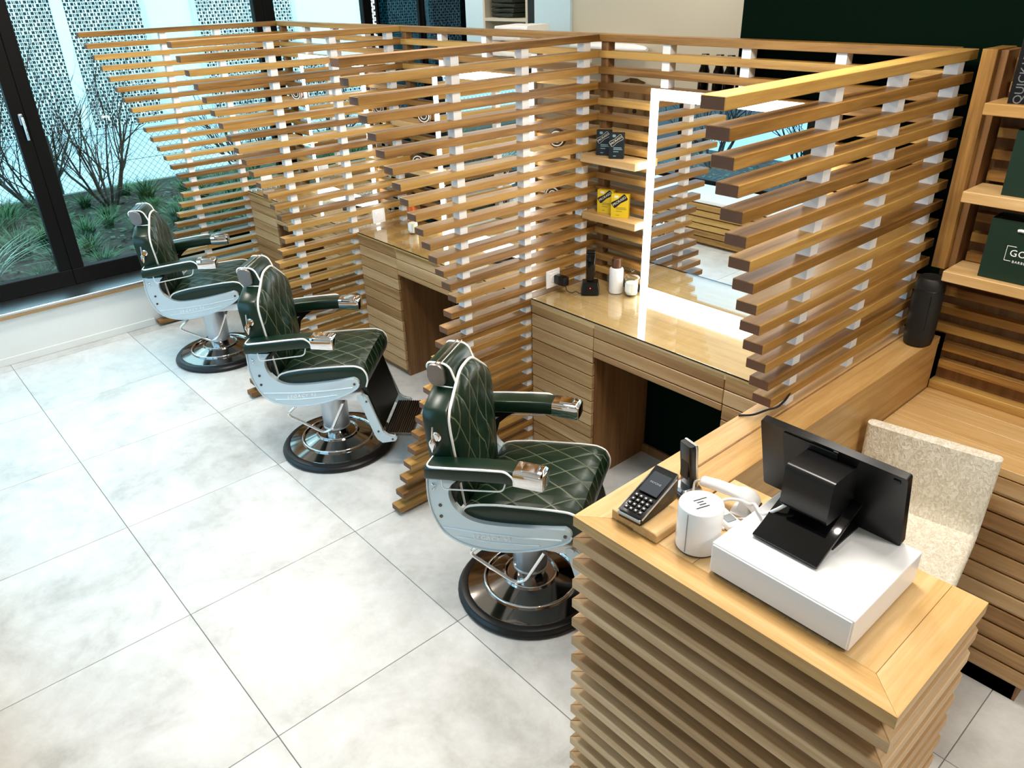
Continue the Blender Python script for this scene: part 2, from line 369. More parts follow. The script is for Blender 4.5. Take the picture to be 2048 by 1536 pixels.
partition(X3, 30, 'slatted wood partition between the middle and the farthest barber chair')
partition(X4, 30, 'farthest slatted wood partition, in front of the window')
def screen(xa, xb, label):
    t = thing('back_screen', label, 'screen', ((xa+xb)/2, YB+SW/2, 0), 0, 'slatted screens behind the mirrors')
    hw = (xb-xa)/2
    for k in range(1, 18):
        B('rail', -hw, hw, -SW/2, SW/2, zt(k)-SH, zt(k), 'wood_x', t, .0018)
    n = 3
    for i in range(n):
        x = -hw+.39+i*.4025; o = B('post', x-.021, x+.021, -.022, .022, 0, zt(1)-.004, 'white_paint', t)
    B('post', -hw+.006, -hw+.05, -.022, .022, 0, zt(1)-.004, 'panel_wood', t)
    return t
BAYS = [(X2, X1-SW), (X3, X2-SW), (X4, X3-SW)]
NM = ['nearest', 'middle', 'farthest']
for (a, b), n in zip(BAYS, NM): screen(a, b, 'horizontal slat screen behind the mirror of the %s bay' % n)

# ------------------------------------------------------------------ vanity units, mirrors, shelves
ZC = zt(18)                                       # wooden counter top
YV = 1.92
def vanity(xa, xb, n):
    t = thing('vanity_unit', 'wooden vanity counter with knee space and glass top in the %s bay' % n, 'vanity', (xa, YV, 0), 0, 'vanity counters')
    W = xb-xa; D = YB-YV; kx0, kx1 = .435, W-.435
    B('counter_top', 0, W, .0, D, ZC-.028, ZC, 'board_x', t, .001)
    B('glass_top', .002, W-.002, .002, D-.002, ZC+.0005, ZC+.007, 'clear_glass', t, .001)
    T('glass_edge', [(.004, 0, ZC+.004), (W-.004, 0, ZC+.004)], .0028, 'black_frame', t, 6)
    zs = []
    z = ZC-.002
    while z > .09: zs.append(z); z -= PT
    for i, z in enumerate(zs):
        z1, z0 = z-(.026 if i == 0 else .001), z-PT+.002
        if i == 0: z1 = z-.003
        for a, b in ((.004, kx0-.006), (kx1+.006, W-.004)):
            if i < 3: a2, b2 = a, b
            B('front_board', a, b, .0 if i else -.0, .020, z0, z1-.0015, 'pale_x', t, .0025)
        if i < 3:
            B('apron_board', kx0-.003, kx1+.003, .0, .02, z0 if i < 2 else z0+.035, z1-.0015, 'pale_x', t, .0025)
    for a in (.0, kx0-.02, kx1, W-.02):
        B('side_panel', a+.001, a+.019, .022, D-.01, .0, ZC-.029, 'panel_wood', t)
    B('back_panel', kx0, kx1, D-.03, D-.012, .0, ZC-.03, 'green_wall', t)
    B('back_rail', kx0, kx1, D-.045, D-.031, 0, .05, 'panel_wood', t)
    for a, b in ((.02, kx0-.02), (kx1+.02, W-.02)): B('plinth', a, b, .03, .045, 0, .07, 'panel_wood', t)
    return t
def led_mirror(xc, n):
    hw, z0, z1, bw = .44, ZC+.008, 1.88, .046
    t = thing('lighted_mirror', 'rectangular mirror with glowing white border in the %s bay' % n, 'mirror', (xc, YB, z0), 0, 'lighted mirrors')
    B('housing', -hw+.01, hw-.01, -.03, -.001, 0.003, z1-z0-.003, 'steel', t)
    B('mirror_glass', -hw+bw, hw-bw, -.034, -.0305, bw, z1-z0-bw, 'mirror', t)
    for a in ((-hw, hw, 0, bw), (-hw, hw, z1-z0-bw, z1-z0), (-hw, -hw+bw, bw, z1-z0-bw), (hw-bw, hw, bw, z1-z0-bw)):
        B('light_border', a[0], a[1], -.0345, -.03, a[2], a[3], 'led', t)
    return t
ZU, ZL = 1.56, 1.272
def wall_shelf(x0, x1, z, y0, label):
    t = thing('wall_shelf', label, 'shelf', (x0, y0, z-.036), 0, 'small shelves beside the mirrors')
    B('board', 0, x1-x0, 0, YB-y0, 0, .036, 'board_x', t, .0015)
    return t
for (a, b), n in zip(BAYS, NM):
    vanity(a, b, n); xc = (a+b)/2; led_mirror(xc, n)
    for z, lv, y0 in ((ZU, 'upper', 2.262), (ZL, 'lower', 2.282)):
        wall_shelf(a, xc-.445, z, y0, '%s wooden shelf left of the mirror in the %s bay' % (lv, n))
        wall_shelf(xc+.445, b, z, y0, '%s wooden shelf right of the mirror in the %s bay' % (lv, n))

def product_box(x, y, z, rz, wd, dp, ht, kind, label):
    t = thing('product_box', label, 'box', (x, y, z), rz, 'cardboard product boxes on the shelves')
    navy = kind == 'navy'; body = 'navy' if navy else 'yellow'
    B('carton', 0, wd, 0, dp, 0, ht, body, t, .0008)
    fr = lambda px, pz, ang=0: frame((px, -.0006, pz), (math.cos(ang), 0, math.sin(ang)), (-math.sin(ang), 0, math.cos(ang)))
    ang = .62
    poly = [(-.040, -.013), (-.034, -.016), (0, -.0115), (.034, -.016), (.040, -.013), (.040, .013), (.034, .016), (0, .0115), (-.034, .016), (-.040, .013)]
    sc = wd/.085
    ca, sa = math.cos(ang), math.sin(ang); cx, cz = wd*.48, ht*.72
    pt = lambda a, b, d: (cx+(a*ca-b*sa)*sc, d, cz+(a*sa+b*ca)*sc)
    if navy:
        T('banner_outline', [pt(a, b, -.0006) for a, b in poly], .0007, 'cream_print', t, 4, closed=True)
        bm = bmesh.new(); prism(bm, rrect(.008, .006, .004), lambda a, b, d: (wd*.33+a, d, ht*.9+b), -.0006, .0002); obj('crest', bm, 'teal_print', t)
    else:
        bm = bmesh.new(); prism(bm, poly, pt, -.0006, .0002); obj('banner', bm, 'ink', t)
        bm = bmesh.new(); prism(bm, rrect(.011, .006, .005), lambda a, b, d: (wd*.3+a, d, ht*.9+b), -.0004, .0002); obj('crest', bm, 'cream_print', t)
    text('lettering', 'PRORASO', .0165*sc, 'cream_print', t, fr(cx, cz, ang) @ Matrix.Translation((0, 0, .0006)), .0003)
    for i, (zz, l, m2) in enumerate(((.42, .55, 1.0), (.36, .6, 1.0), (.27, .35, .8), (.1, .2, .9))):
        B('small_print', wd*.3, wd*(.3+l), -.0005, .0003, ht*zz, ht*zz+.004, 'teal_print' if navy else 'ochre_print', t)
    return t
A45 = math.radians(33)
product_box(3.437, 2.268, ZU, A45, .07, .03, .118, 'navy', 'front navy carton with white banner on the upper shelf of the nearest bay')
product_box(3.336, 2.290, ZU, A45-.12, .07, .03, .118, 'navy', 'navy carton standing behind another on the upper shelf, nearest bay')
product_box(3.437, 2.296, ZL, A45-.1, .088, .03, .115, 'yellow', 'front yellow carton with black banner on the lower shelf of the nearest bay')
product_box(3.328, 2.316, ZL, A45-.18, .085, .03, .115, 'yellow', 'yellow carton standing behind another on the lower shelf, nearest bay')
def tin(x, y, z, rz, label, r=.045):
    t = thing('round_tin', label, 'tin', (x, y, z), rz, 'round tins on the shelves')
    bm = bmesh.new(); lathe(bm, [(r*.96, 0), (r, .003), (r, .03), (r*.96, .033)], 28); o = obj('tin_body', bm, 'tin_brown', t, True)
    o.matrix_basis = Matrix.Translation((0, .015, r)) @ Matrix.Rotation(PI/2, 4, 'X')
    for rr in (.78, .42):
        pts = [(r*rr*math.cos(a), -.0185, r+r*rr*math.sin(a)) for a in [2*PI*i/28 for i in range(28)]]
        T('ring_print', pts, .0035 if rr > .5 else .0028, 'cream_print', t, 5, closed=True)
    return t
for x, z, lb in ((1.90, ZU, 'brown round tin on the upper left shelf, middle bay'), (3.05, ZU, 'brown round tin on the upper right shelf, middle bay'), (1.80, ZL, 'brown round tin on the lower left shelf, middle bay'),
                 (.27, ZU, 'brown round tin on the upper left shelf, farthest bay'), (1.40, ZU, 'brown round tin on the upper right shelf, farthest bay'), (3.02, ZL, 'brown round tin on the lower right shelf, middle bay')):
    tin(x, 2.31, z, .5, lb)

# counter things, nearest bay
ZG = ZC+.0072
t = thing('hair_clipper', 'black hair clipper standing in its charging base on the nearest counter', 'clipper', (3.415, 2.185, ZG), .75)
bm = bmesh.new(); loft(bm, [[(a*s, b*s, z) for a, b in rrect(.046, .036, .008)] for z, s in ((0, 1), (.028, 1), (.05, .9), (.062, .86))]); obj('charging_base', bm, 'black_plastic', t, True)
bm = bmesh.new(); loft(bm, [[(a*s, b*s+o, z) for a, b in rrect(.022, .019, .009)] for z, s, o in ((.055, .8, 0), (.09, .85, 0), (.13, 1.0, -.003), (.17, 1.05, -.004), (.2, 1.1, -.002), (.212, 1.05, 0))]); cb = obj('clipper_body', bm, 'black_gloss', t, True, 50)
B('blade', -.021, .021, -.012, .006, .212, .222, 'dark_steel', t, .002); B('comb_teeth', -.02, .02, -.014, -.006, .22, .229, 'black_plastic', t)
B('indicator_light', -.002, .002, -.0385, -.036, .034, .038, 'lamp_red', t)
t = thing('wall_socket', 'white square power socket on the partition beside the hair clipper', 'socket', (X2, 2.07, .967), 0, 'power sockets on partitions')
def socket_parts(t):
    B('cover_plate', 0, .009, -.047, .047, -.046, .046, 'white_plastic', t, .003, 2); B('inner_frame', .009, .012, -.032, .032, -.032, .032, 'white_gloss', t, .002)
    bm = bmesh.new(); lathe(bm, [(.021, 0), (.021, .003), (.018, .003)], 20); o = obj('socket_well', bm, 'white_plastic', t, True); o.matrix_basis = Matrix.Translation((.0122, 0, 0)) @ Matrix.Rotation(PI/2, 4, 'Y')
socket_parts(t)
t = thing('wall_socket', 'white square power socket on the partition above the middle counter', 'socket', (X3, 2.09, .972), 0, 'power sockets on partitions'); socket_parts(t)
t = thing('wall_socket', 'white square power socket on the window partition above the farthest counter', 'socket', (X4, 2.09, .972), 0, 'power sockets on partitions'); socket_parts(t)
t = thing('power_adapter', 'black power adapter plugged into the white wall socket', 'adapter', (X2+.016, 2.085, .965))
bm = bmesh.new(); loft(bm, [[(x, a*s, b*s) for a, b in rrect(.02, .024, .006)] for x, s in ((0, .9), (.006, 1), (.062, 1), (.07, .9))]); obj('adapter_body', bm, 'black_plastic', t, True)
T('cord', [(.062, .0, -.02), (.066, .01, -.055), (.085, .03, -.066), (.1, .04, -.052), (.115, .05, -.066), (.128, .066, -.058)], .0022, 'cable_black', t, 6, .02)
t = thing('pump_bottle', 'white bottle with brown flip cap on the nearest counter', 'bottle', (3.50, 2.285, ZG))
bm = bmesh.new(); lathe(bm, [(.033, 0), (.036, .004), (.036, .118), (.033, .127), (.025, .131)], 28); obj('bottle_body', bm, 'white_plastic', t, True)
bm = bmesh.new(); lathe(bm, [(.0245, .13), (.0245, .155), (.0235, .157), (.0235, .178), (.021, .181)], 24); obj('cap', bm, 'bottle_cap', t, True)
T('cap_spout', [(-.012, -.02, .162), (-.008, -.026, .17), (-.002, -.023, .178)], .003, 'black_plastic', t, 6)
def candle(x, y, z, label):
    t = thing('candle_jar', label, 'candle', (x, y, z))
    bm = bmesh.new(); lathe(bm, [(.028, 0), (.031, .003), (.033, .09), (.0305, .09), (.029, .006), (.001, .005)], 28); obj('glass_cup', bm, 'clear_glass', t, True)
    bm = bmesh.new(); lathe(bm, [(.0275, .007), (.029, .012), (.029, .066), (.001, .068)], 24); obj('wax', bm, 'wax', t, True)
    bm = bmesh.new(); lathe(bm, [(.039, .091), (.039, .095), (.03, .108), (.012, .117), (.005, .12), (.011, .128), (.011, .134), (.004, .138)], 28); obj('dome_lid', bm, 'clear_glass', t, True)
    bm = bmesh.new(); n = 10; rg = [[(.0336*math.cos(-2.2+1.3*i/n), .0336*math.sin(-2.2+1.3*i/n), zz) for i in range(n+1)] for zz in (.02, .068)]; loft(bm, rg, closed=False); obj('paper_label', bm, 'label_paper', t, True)
    return t
candle(3.583, 2.308, ZG, 'glass candle jar with domed lid beside the white bottle')
candle(1.885, 2.165, ZG, 'glass candle jar with domed lid on the middle counter')
t = thing('spray_bottle', 'amber spray bottle with black nozzle on the middle counter', 'bottle', (1.74, 2.26, ZG))
bm = bmesh.new(); lathe(bm, [(.03, 0), (.032, .004), (.032, .12), (.012, .145), (.012, .16)], 20); obj('bottle_body', bm, 'amber', t, True); B('nozzle', -.012, .03, -.01, .01, .16, .185, 'black_plastic', t, .003)
for x, n in ((2.75, 'middle'), (1.15, 'farthest')):
    t = thing('cut_throat_tray', 'black tool tray at the right of the %s counter' % n, 'tray', (x, 2.2, ZG), .2)
    t.name = 'tool_tray'
    B('tray_base', -.1, .1, -.05, .05, 0, .004, 'black_plastic', t)
    for a in ((-.1, .1, -.05, -.046), (-.1, .1, .046, .05), (-.1, -.096, -.046, .046), (.096, .1, -.046, .046)): B('tray_rim', *a, .004, .018, 'black_plastic', t)

# ------------------------------------------------------------------ barber chairs
def mirror_u(pts): return [(-a, b, c) for a, b, c in pts]
def make_chair():
    t = thing('barber_chair', '', 'barber chair', (0, 0, 0), 0, 'dark green barber chairs')
    n = 48
    bm = bmesh.new(); lathe(bm, [(.300, .0), (.312, .004), (.315, .014), (.309, .024), (.300, .029), (.298, .036), (.285, .041), (.272, .040), (.27, .02)], n); obj('base_ring', bm, 'rubber', t, True, 50)
    bm = bmesh.new(); lathe(bm, [(.276, .030), (.27, .042), (.205, .056), (.2, .066), (.192, .069), (.186, .062), (.12, .084), (.112, .093), (.106, .094), (.1, .088), (.06, .086)], n); obj('base_plate', bm, 'base_chrome', t, True, 25)
    bm = bmesh.new(); tube(bm, [(.196*math.cos(2*PI*i/48), .196*math.sin(2*PI*i/48), .0655) for i in range(48)], .006, 8, True); tube(bm, [(.11*math.cos(2*PI*i/40), .11*math.sin(2*PI*i/40), .092) for i in range(40)], .004, 6, True)
    obj('base_trim', bm, 'chrome', t, True, 60)
    bm = bmesh.new(); lathe(bm, [(.058, .085), (.058, .125), (.06, .128)], 32); obj('piston', bm, 'chrome', t, True)
    bm = bmesh.new(); lathe(bm, [(.070, .124), (.0745, .128), (.0745, .136), (.072, .139), (.078, .41)], 36); obj('column', bm, 'column_metal', t, True)
    # seat frame
    B('seat_frame', -.225, .225, -.17, .235, .405, .455, 'white_paint', t, .01, 2)
    B('seat_frame_cover', -.16, .16, -.1, .2, .38, .405, 'alu_paint', t, .008, 2)
    # side plates
    outer = [(-.318, .69), (-.322, .609), (-.313, .536), (-.286, .468), (-.256, .428), (-.191, .397), (-.095, .388), (.012, .404), (.1, .432), (.179, .468), (.225, .495), (.243, .52), (.236, .545), (.215, .556)]
    inner = [(.162, .545), (.06, .528), (-.05, .514), (-.125, .512), (-.17, .524), (-.21, .552), (-.232, .59), (-.238, .63), (-.226, .665), (-.2, .69)]
    def chaikin(p, n=2):
        for _ in range(n):
            q2 = [p[0]]
            for a, b in zip(p, p[1:]): q2 += [(a[0]*.75+b[0]*.25, a[1]*.75+b[1]*.25), (a[0]*.25+b[0]*.75, a[1]*.25+b[1]*.75)]
            p = q2+[p[-1]]
        return p
    outer = chaikin(outer); inner = chaikin(inner); poly = outer+inner
    for s in (1, -1):
        bm = bmesh.new(); prism(bm, poly, lambda a, b, d: (s*d, a, b), .228, .262)
        es = [e for e in bm.edges if abs(e.verts[0].co.x-e.verts[1].co.x) < 1e-5]
        bmesh.ops.bevel(bm, geom=es, offset=.005, segments=2, profile=.5, affect='EDGES')
        sp = obj('side_plate', bm, 'alu_paint', t, True, 35)
        T('rim', [(s*.263, a, b) for a, b in outer[:-9]], .0045, 'alu_paint', sp, 6)
        T('ridge', [(s*.263, -.268, .463), (s*.263, -.1, .468), (s*.263, .06, .482), (s*.263, .205, .503)], .0035, 'alu_light', sp, 6)
        T('ridge', [(s*.263, -.21, .428), (s*.263, -.08, .432), (s*.263, .06, .449), (s*.263, .12, .46)], .003, 'alu_light', sp, 6)
        for v, z in ((-.273, .565), (-.273, .513), (.217, .523)):
            bm = bmesh.new(); lathe(bm, [(.007, 0), (.007, .003), (.003, .003)], 10); o = obj('bolt', bm, 'dark_steel', sp, True); o.matrix_basis = Matrix.Translation((s*.262, v, z)) @ Matrix.Rotation(s*PI/2, 4, 'Y')
        T('hook', [(s*.264, -.3, .66), (s*.272, -.285, .655), (s*.272, -.29, .64), (s*.264, -.3, .635)], .003, 'chrome', sp, 6)
        ang = math.atan2(.017, .15)
        text('emblem', 'LEGACY 95', .026, 'white_gloss', sp, frame((s*.2632, -.07, .451), (0, s*math.cos(ang), s*math.sin(ang)), (0, -math.sin(ang)*1, math.cos(ang))), .0015, shear=.3, space=1.25)
    # seat cushion: loaf profile in (v,z), swept across
    prof = []
    base = [(-.192, .515), (-.190, .545), (-.17, .563), (-.13, .576), (-.06, .589), (.05, .600), (.16, .610), (.225, .612), (.262, .598), (.279, .565), (.28, .53), (.268, .495), (.23, .478), (.0, .462), (-.15, .462), (-.185, .48)]
    cy, cz = .04, .54
    def ring(u, s, crown): return [(u, cy+(v-cy)*s, cz+(z-cz)*s+(crown if z > .57 else 0)) for v, z in base]
    bm = bmesh.new(); loft(bm, [ring(u, 1.0, cr) for u, cr in ((-.232, 0), (-.2, .006), (-.12, .014), (0, .018), (.12, .014), (.2, .006), (.232, 0))]); obj('seat', bm, 'quilt_seat', t, True, 45)
    for s in (1, -1):
        bm = bmesh.new(); loft(bm, [[(s*u, cy+(v-cy)*k, cz+(z-cz)*k) for v, z in base] for u, k in ((.230, .995), (.238, .98), (.241, .93), (.241, .5))]); obj('seat_side', bm, 'leather_plain', t, True, 50)
        T('seat_piping', [(s*.235, v, z) for v, z in [base[i] for i in (0, 1, 2, 3, 4, 5, 6, 7, 8, 9, 10, 11)]], .005, 'white_pipe', t, 6, .02)
    # back: shell and cushion
    def vb(z): return -.222-.065*(z-.6)
    half = [(.172, .515), (.183, .60), (.198, .75), (.210, .87), (.209, .915), (.19, .948), (.085, 1.028), (.055, 1.044), (.025, 1.049)]
    hshell = [(.19, .515), (.205, .60), (.216, .75), (.222, .90), (.217, .938), (.20, .953), (.11, .987), (.07, .993), (.03, .995)]
    shell = half+[(-a, b) for a, b in half[::-1]]; shell2 = hshell+[(-a, b) for a, b in hshell[::-1]]
    cu, cz2 = 0, .77
    bm = bmesh.new(); loft(bm, [[(a*k, vb(b)-d, cz2+(b-cz2)*k) for a, b in shell2] for d, k in ((.0, .985), (.006, 1.0), (.082, 1.0), (.095, .97), (.1, .9))]); bk = obj('backrest', bm, 'leather_plain', t, True, 40)
    bm = bmesh.new(); loft(bm, [[(a*k, vb(b)+d, cz2+(b-cz2)*k) for a, b in shell] for d, k in ((-.002, .995), (.010, .99), (.024, .95), (.036, .85), (.043, .65), (.047, .4), (.048, .1))]); obj('back_cushion', bm, 'quilt_back', t, True, 60)
    T('back_piping', [(a*1.0, vb(b)+.006, b) for a, b in shell], .0055, 'white_pipe', bk, 6, .02)
    lv = thing('lever', '', 'x'); 
    for k in ('label', 'category'): del lv[k]
    bpy.data.objects.remove(lv)
    bm = bmesh.new(); lathe(bm, [(.02, 0), (.02, .006), (.014, .007), (.014, .014)], 18); o = obj('recline_boss', bm, 'chrome', t, True); o.matrix_basis = Matrix.Translation((.219, -.285, .845)) @ Matrix.Rotation(PI/2, 4, 'Y')
    T('recline_lever', [(.228, -.296, .888), (.236, -.296, .85), (.238, -.297, .835)], .004, 'chrome', t, 6)
    bm = bmesh.new(); loft(bm, [[(.238+.006*math.cos(q), -.297+w2*math.sin(q), z) for q in [2*PI*i/8 for i in range(8)]] for z, w2 in ((.84, .004), (.825, .013), (.815, .014), (.786, .003))]); obj('lever_knob', bm, 'chrome', t, True)
    # headrest
    hp = [(a-.302, b+1.036) for a, b in rrect(.047, .048, .026, 5)]
    hp = [(v+.018*(z-1.036)/.05*-1, z) for v, z in hp]
    bm = bmesh.new(); loft(bm, [[(u, -.302+(v+.302)*k, 1.036+(z-1.036)*k) for v, z in hp] for u, k in ((-.098, .98), (-.09, 1.02), (0, 1.03), (.09, 1.02), (.098, .98))]); hr = obj('headrest', bm, 'leather_plain', t, True, 50)
    for s in (1, -1):
        T('headrest_piping', [(s*.097, -.302+(v+.302)*1.0, z) for v, z in hp], .0045, 'white_pipe', hr, 6, closed=True)
        pl = [(a-.318-.004*(b/.044), 1.040+b) for a, b in rrect(.035, .045, .03, 5)]
        bm = bmesh.new(); loft(bm, [[(s*u, -.318+(v+.318)*k, 1.038+(z-1.038)*k) for v, z in pl] for u, k in ((.098, 1.0), (.112, 1.0), (.116, .94))]); obj('end_plate', bm, 'plate_steel', hr, True, 40)
    for v in (-.318, -.300): T('headrest_rail', [(-.108, v, 1.087), (.108, v, 1.087)], .0035, 'chrome', hr, 6)
    for u in (-.03, .03): T('headrest_post', [(u, -.305, .97), (u, -.305, 1.0)], .007, 'chrome', t, 8)
    # arms
    for s in (1, -1):
        sec = rrect(.043, .029, .012, 3)
        path = [(-.312, .725, .9), (-.302, .729, 1.0), (-.2, .742, 1.0), (-.08, .757, 1.0), (.0, .764, 1.0), (.034, .765, .98)]
        bm = bmesh.new(); loft(bm, [[(s*(.258+a*k), v, z+b*k) for a, b in sec] for v, z, k in path]); ar = obj('armrest', bm, 'leather_plain', t, True, 50)
        T('arm_piping', [(s*.222, -.306, .754), (s*.297, -.306, .755), (s*.3, -.2, .769), (s*.3, -.08, .784), (s*.3, .005, .793), (s*.299, .034, .772), (s*.298, .04, .745)], .0045, 'white_pipe', ar, 6, .03)
        cap = [(.034, .764, 1.04), (.05, .764, 1.05), (.13, .760, 1.05), (.143, .758, .98), (.147, .757, .85)]
        bm = bmesh.new(); loft(bm, [[(s*(.258+a*k), v, z+b*k) for a, b in rrect(.042, .029, .007, 2)] for v, z, k in cap]); ac = obj('arm_end_cap', bm, 'chrome', t, True, 40)
        B('ashtray_lid', s*.258-.026, s*.258+.026, .06, .118, .790, .798, 'chrome', ac, .003, 2)
        T('towel_bar', [(s*.285, -.25, .715), (s*.285, -.247, .660), (s*.285, -.01, .694), (s*.285, .004, .745)], .0032, 'white_pipe', ar, 6, .02)
        # arm support bracket inside
        B('arm_bracket', s*.245-.016, s*.245+.016, -.30, -.20, .67, .705, 'leather_plain', t, .006)
        bm = bmesh.new(); prism(bm, [(-.30, .70), (-.12, .725), (-.16, .70), (-.2, .66), (-.215, .6), (-.225, .53), (-.3, .53)], lambda a, b, d: (s*d, a, b), .2285, .236); obj('arm_web', bm, 'leather_black', t)
        # foot frame
        fr = [(.195, .425), (.24, .44), (.262, .425), (.32, .213), (.345, .19), (.385, .188), (.395, .175), (.385, .158), (.315, .146), (.29, .165), (.272, .2), (.225, .39)]
        bm = bmesh.new(); prism(bm, fr, lambda a, b, d: (s*d, a, b), .20, .222)
        es = [e for e in bm.edges if abs(e.verts[0].co.x-e.verts[1].co.x) < 1e-5]; bmesh.ops.bevel(bm, geom=es, offset=.004, segments=2, affect='EDGES')
        ff = obj('foot_arm', bm, 'alu_paint', t, True, 35)
        T('hinge', [(s*.19, .225, .425), (s*.227, .225, .425)], .018, 'alu_paint', ff, 12)
        for v, z in ((.255, .40), (.30, .22), (.372, .173)):
            bm = bmesh.new(); lathe(bm, [(.006, 0), (.006, .003), (.002, .003)], 8); o = obj('bolt', bm, 'dark_steel', ff, True); o.matrix_basis = Matrix.Translation((s*.222, v, z)) @ Matrix.Rotation(s*PI/2, 4, 'Y')
    bm = bmesh.new(); loft(bm, [[(-.195, v, z), (.195, v, z), (.195, v+.022, z+.004), (-.195, v+.022, z+.004)] for v, z in ((.232, .475), (.262, .36), (.292, .24), (.298, .215))]); obj('calf_panel', bm, 'leather_black', t, True, 50)
    fp = B('foot_plate', -.182, .182, .318, .475, .168, .186, 'dark_steel', t, .005, 2)
    for i in range(13):
        v = .325+.1465*i/12; T('ridge', [(-.178, v-.3965, .0095), (.178, v-.3965, .0095)], .0042, 'dark_steel', fp, 6)
    T('foot_bar', [(-.2, .375, .17), (.2, .375, .17)], .012, 'chrome', t, 10)
    # pump pedal
    T('pump_pedal', [(.08, -.1, .385), (.19, -.135, .352), (.2, -.197, .302), (.2, -.005, .192), (.2, .042, .215), (.2, .125, .385)], .0075, 'chrome', t, 8, .03)
    T('pump_shaft', [(.06, .125, .39), (.215, .125, .39)], .009, 'dark_steel', t, 8)
    return t
ch = make_chair()
CH = [((4.056, 1.159), 1.041, 'nearest dark green quilted barber chair, in front of the reception desk'),
      ((2.447, 1.160), .801, 'middle dark green quilted barber chair of the row of three'),
      ((.796, 1.172), .554, 'farthest dark green quilted barber chair, by the window')]
for i, ((x, y), a, lb) in enumerate(CH):
    c = ch if i == 0 else copy_tree(ch)
    c.location = (x, y, .0005); c.rotation_euler = (0, 0, -a); c['label'] = lb

# ------------------------------------------------------------------ reception desk
ZD = zt(15); DX0, DX1, DY0, DY1 = 4.832, 5.668, .607, 1.042
LX1 = 5.018; LY1 = 2.384
t = thing('reception_desk', 'wooden reception desk clad in horizontal slats with an L-shaped top', 'desk', (DX0, DY0, 0))
def D(name, x0, x1, y0, y1, z0, z1, m, bev=.0015): return B(name, x0-DX0, x1-DX0, y0-DY0, y1-DY0, z0, z1, m, t, bev)
def Dpoly(name, pts, z0, z1, m):
    bm = bmesh.new(); cx = sum(p[0] for p in pts)/len(pts); cy = sum(p[1] for p in pts)/len(pts)
    prism(bm, [(x-cx, y-cy) for x, y in pts], lambda a, b, d: (a, b, d), z0, z1); o = obj(name, bm, m, t); o.location = (cx-DX0, cy-DY0, 0); return o
zb = ZD-SH; fb, rb, lb2 = .072, .075, .085; g = .0006
Dpoly('top_board', [(DX0, DY0), (DX1, DY0), (DX1-rb, DY0+fb-g), (DX0+lb2, DY0+fb-g)], zb, ZD, 'board_x')
Dpoly('top_board', [(DX1, DY0+g), (DX1, DY1), (DX1-rb+g, DY1), (DX1-rb+g, DY0+fb)], zb, ZD, 'board_y')
Dpoly('top_board', [(DX0, DY0+g), (DX0+lb2-g, DY0+fb), (DX0+lb2-g, LY1), (DX0, LY1)], zb, ZD, 'board_y')
xs = [DX0+lb2, DX0+.19, DX0+.32, DX0+.45, DX0+.56, DX0+.66, DX1-rb]
for a, b in zip(xs, xs[1:]):
    e = LY1 if b <= LX1+.005 else DY1
    D('top_board', a+g, (b if e == DY1 else LX1)-g, DY0+fb+g, e, zb, ZD-.0005, 'board_y', .0006)
D('groove_strip', DX0+lb2-.003, DX0+lb2+.003, DY0+.3, LY1, zb+.004, ZD+.0008, 'panel_wood', 0)
D('body_panel', DX0+.072, DX1-.072, DY0+.072, DY1-.01, 0, zb, 'gap_shade_brown', 0)  # backing coloured dark to deepen the shade in the slat gaps
D('body_panel', DX0+.072, LX1-.002, DY1-.01, LY1, 0, zb-.0005, 'board_y', 0)
for k in range(16, 31):
    z1 = zt(k); z0 = z1-SH
    for nm, pts in (('slat', [(DX0, DY0), (DX1, DY0), (DX1-.067, DY0+.067), (DX0+.067, DY0+.067)]),
                    ('slat', [(DX1, DY0+g), (DX1, DY1-.012), (DX1-.012, DY1), (DX1-.067, DY1), (DX1-.067, DY0+.068)]),
                    ('slat', [(DX0, DY0+g), (DX0+.067, DY0+.068), (DX0+.067, YV-.02), (DX0, YV-.02)])):
        bm = bmesh.new(); cx = sum(p[0] for p in pts)/len(pts); cy = sum(p[1] for p in pts)/len(pts)
        prism(bm, [(x-cx, y-cy) for x, y in pts], lambda a, b, d: (a, b, d), z0, z1)
        bmesh.ops.recalc_face_normals(bm, faces=bm.faces); bmesh.ops.bevel(bm, geom=[e for e in bm.edges if abs(e.verts[0].co.z-e.verts[1].co.z) < 1e-6], offset=.0015, segments=1, affect='EDGES')
        o = obj(nm, bm, 'grey_oak_x' if pts[1][0]-pts[0][0] > .5 else 'grey_oak_y', t); o.location = (cx-DX0, cy-DY0, 0)

# things on the desk
t = thing('cash_drawer', 'flat white box under the till screen on the desk', 'cash drawer', (5.195, .683, ZD+.0005))
B('drawer_case', 0, .336, 0, .305, .006, .088, 'white_plastic', t, .003, 2); B('drawer_front', .004, .332, -.003, .001, .01, .084, 'white_plastic', t, .001)
B('drawer_foot', .01, .326, .006, .298, 0, .006, 'black_matte', t)
ZB = ZD+.0885
t = thing('till_screen', 'black point of sale screen on a folding stand atop the white box', 'screen', (5.325, .90, ZB))
bm = bmesh.new(); box(bm, -.079, .079, 0, .19, 0, .010, .002, 2); o = obj('stand_base', bm, 'black_gloss', t, True); o.location = (0, -.135, .002); o.rotation_euler = (math.atan2(.078, .165), 0, 0)
B('stand_foot', -.07, .07, -.05, .07, 0, .006, 'black_matte', t, .001)
bm = bmesh.new(); prism(bm, [(-.03, .035), (.03, .06), (.03, .13), (-.03, .13)], lambda a, b, d: (d, a, b), -.05, .05); bmesh.ops.bevel(bm, geom=list(bm.edges), offset=.005, segments=2, affect='EDGES'); obj('stand_arm', bm, 'black_plastic', t, True, 35)
bm = bmesh.new(); prism(bm, rrect(.058, .055, .012, 3), lambda a, b, d: (d, a-.022, b+.128), -.056, .056); obj('stand_head', bm, 'black_plastic', t, True, 40)
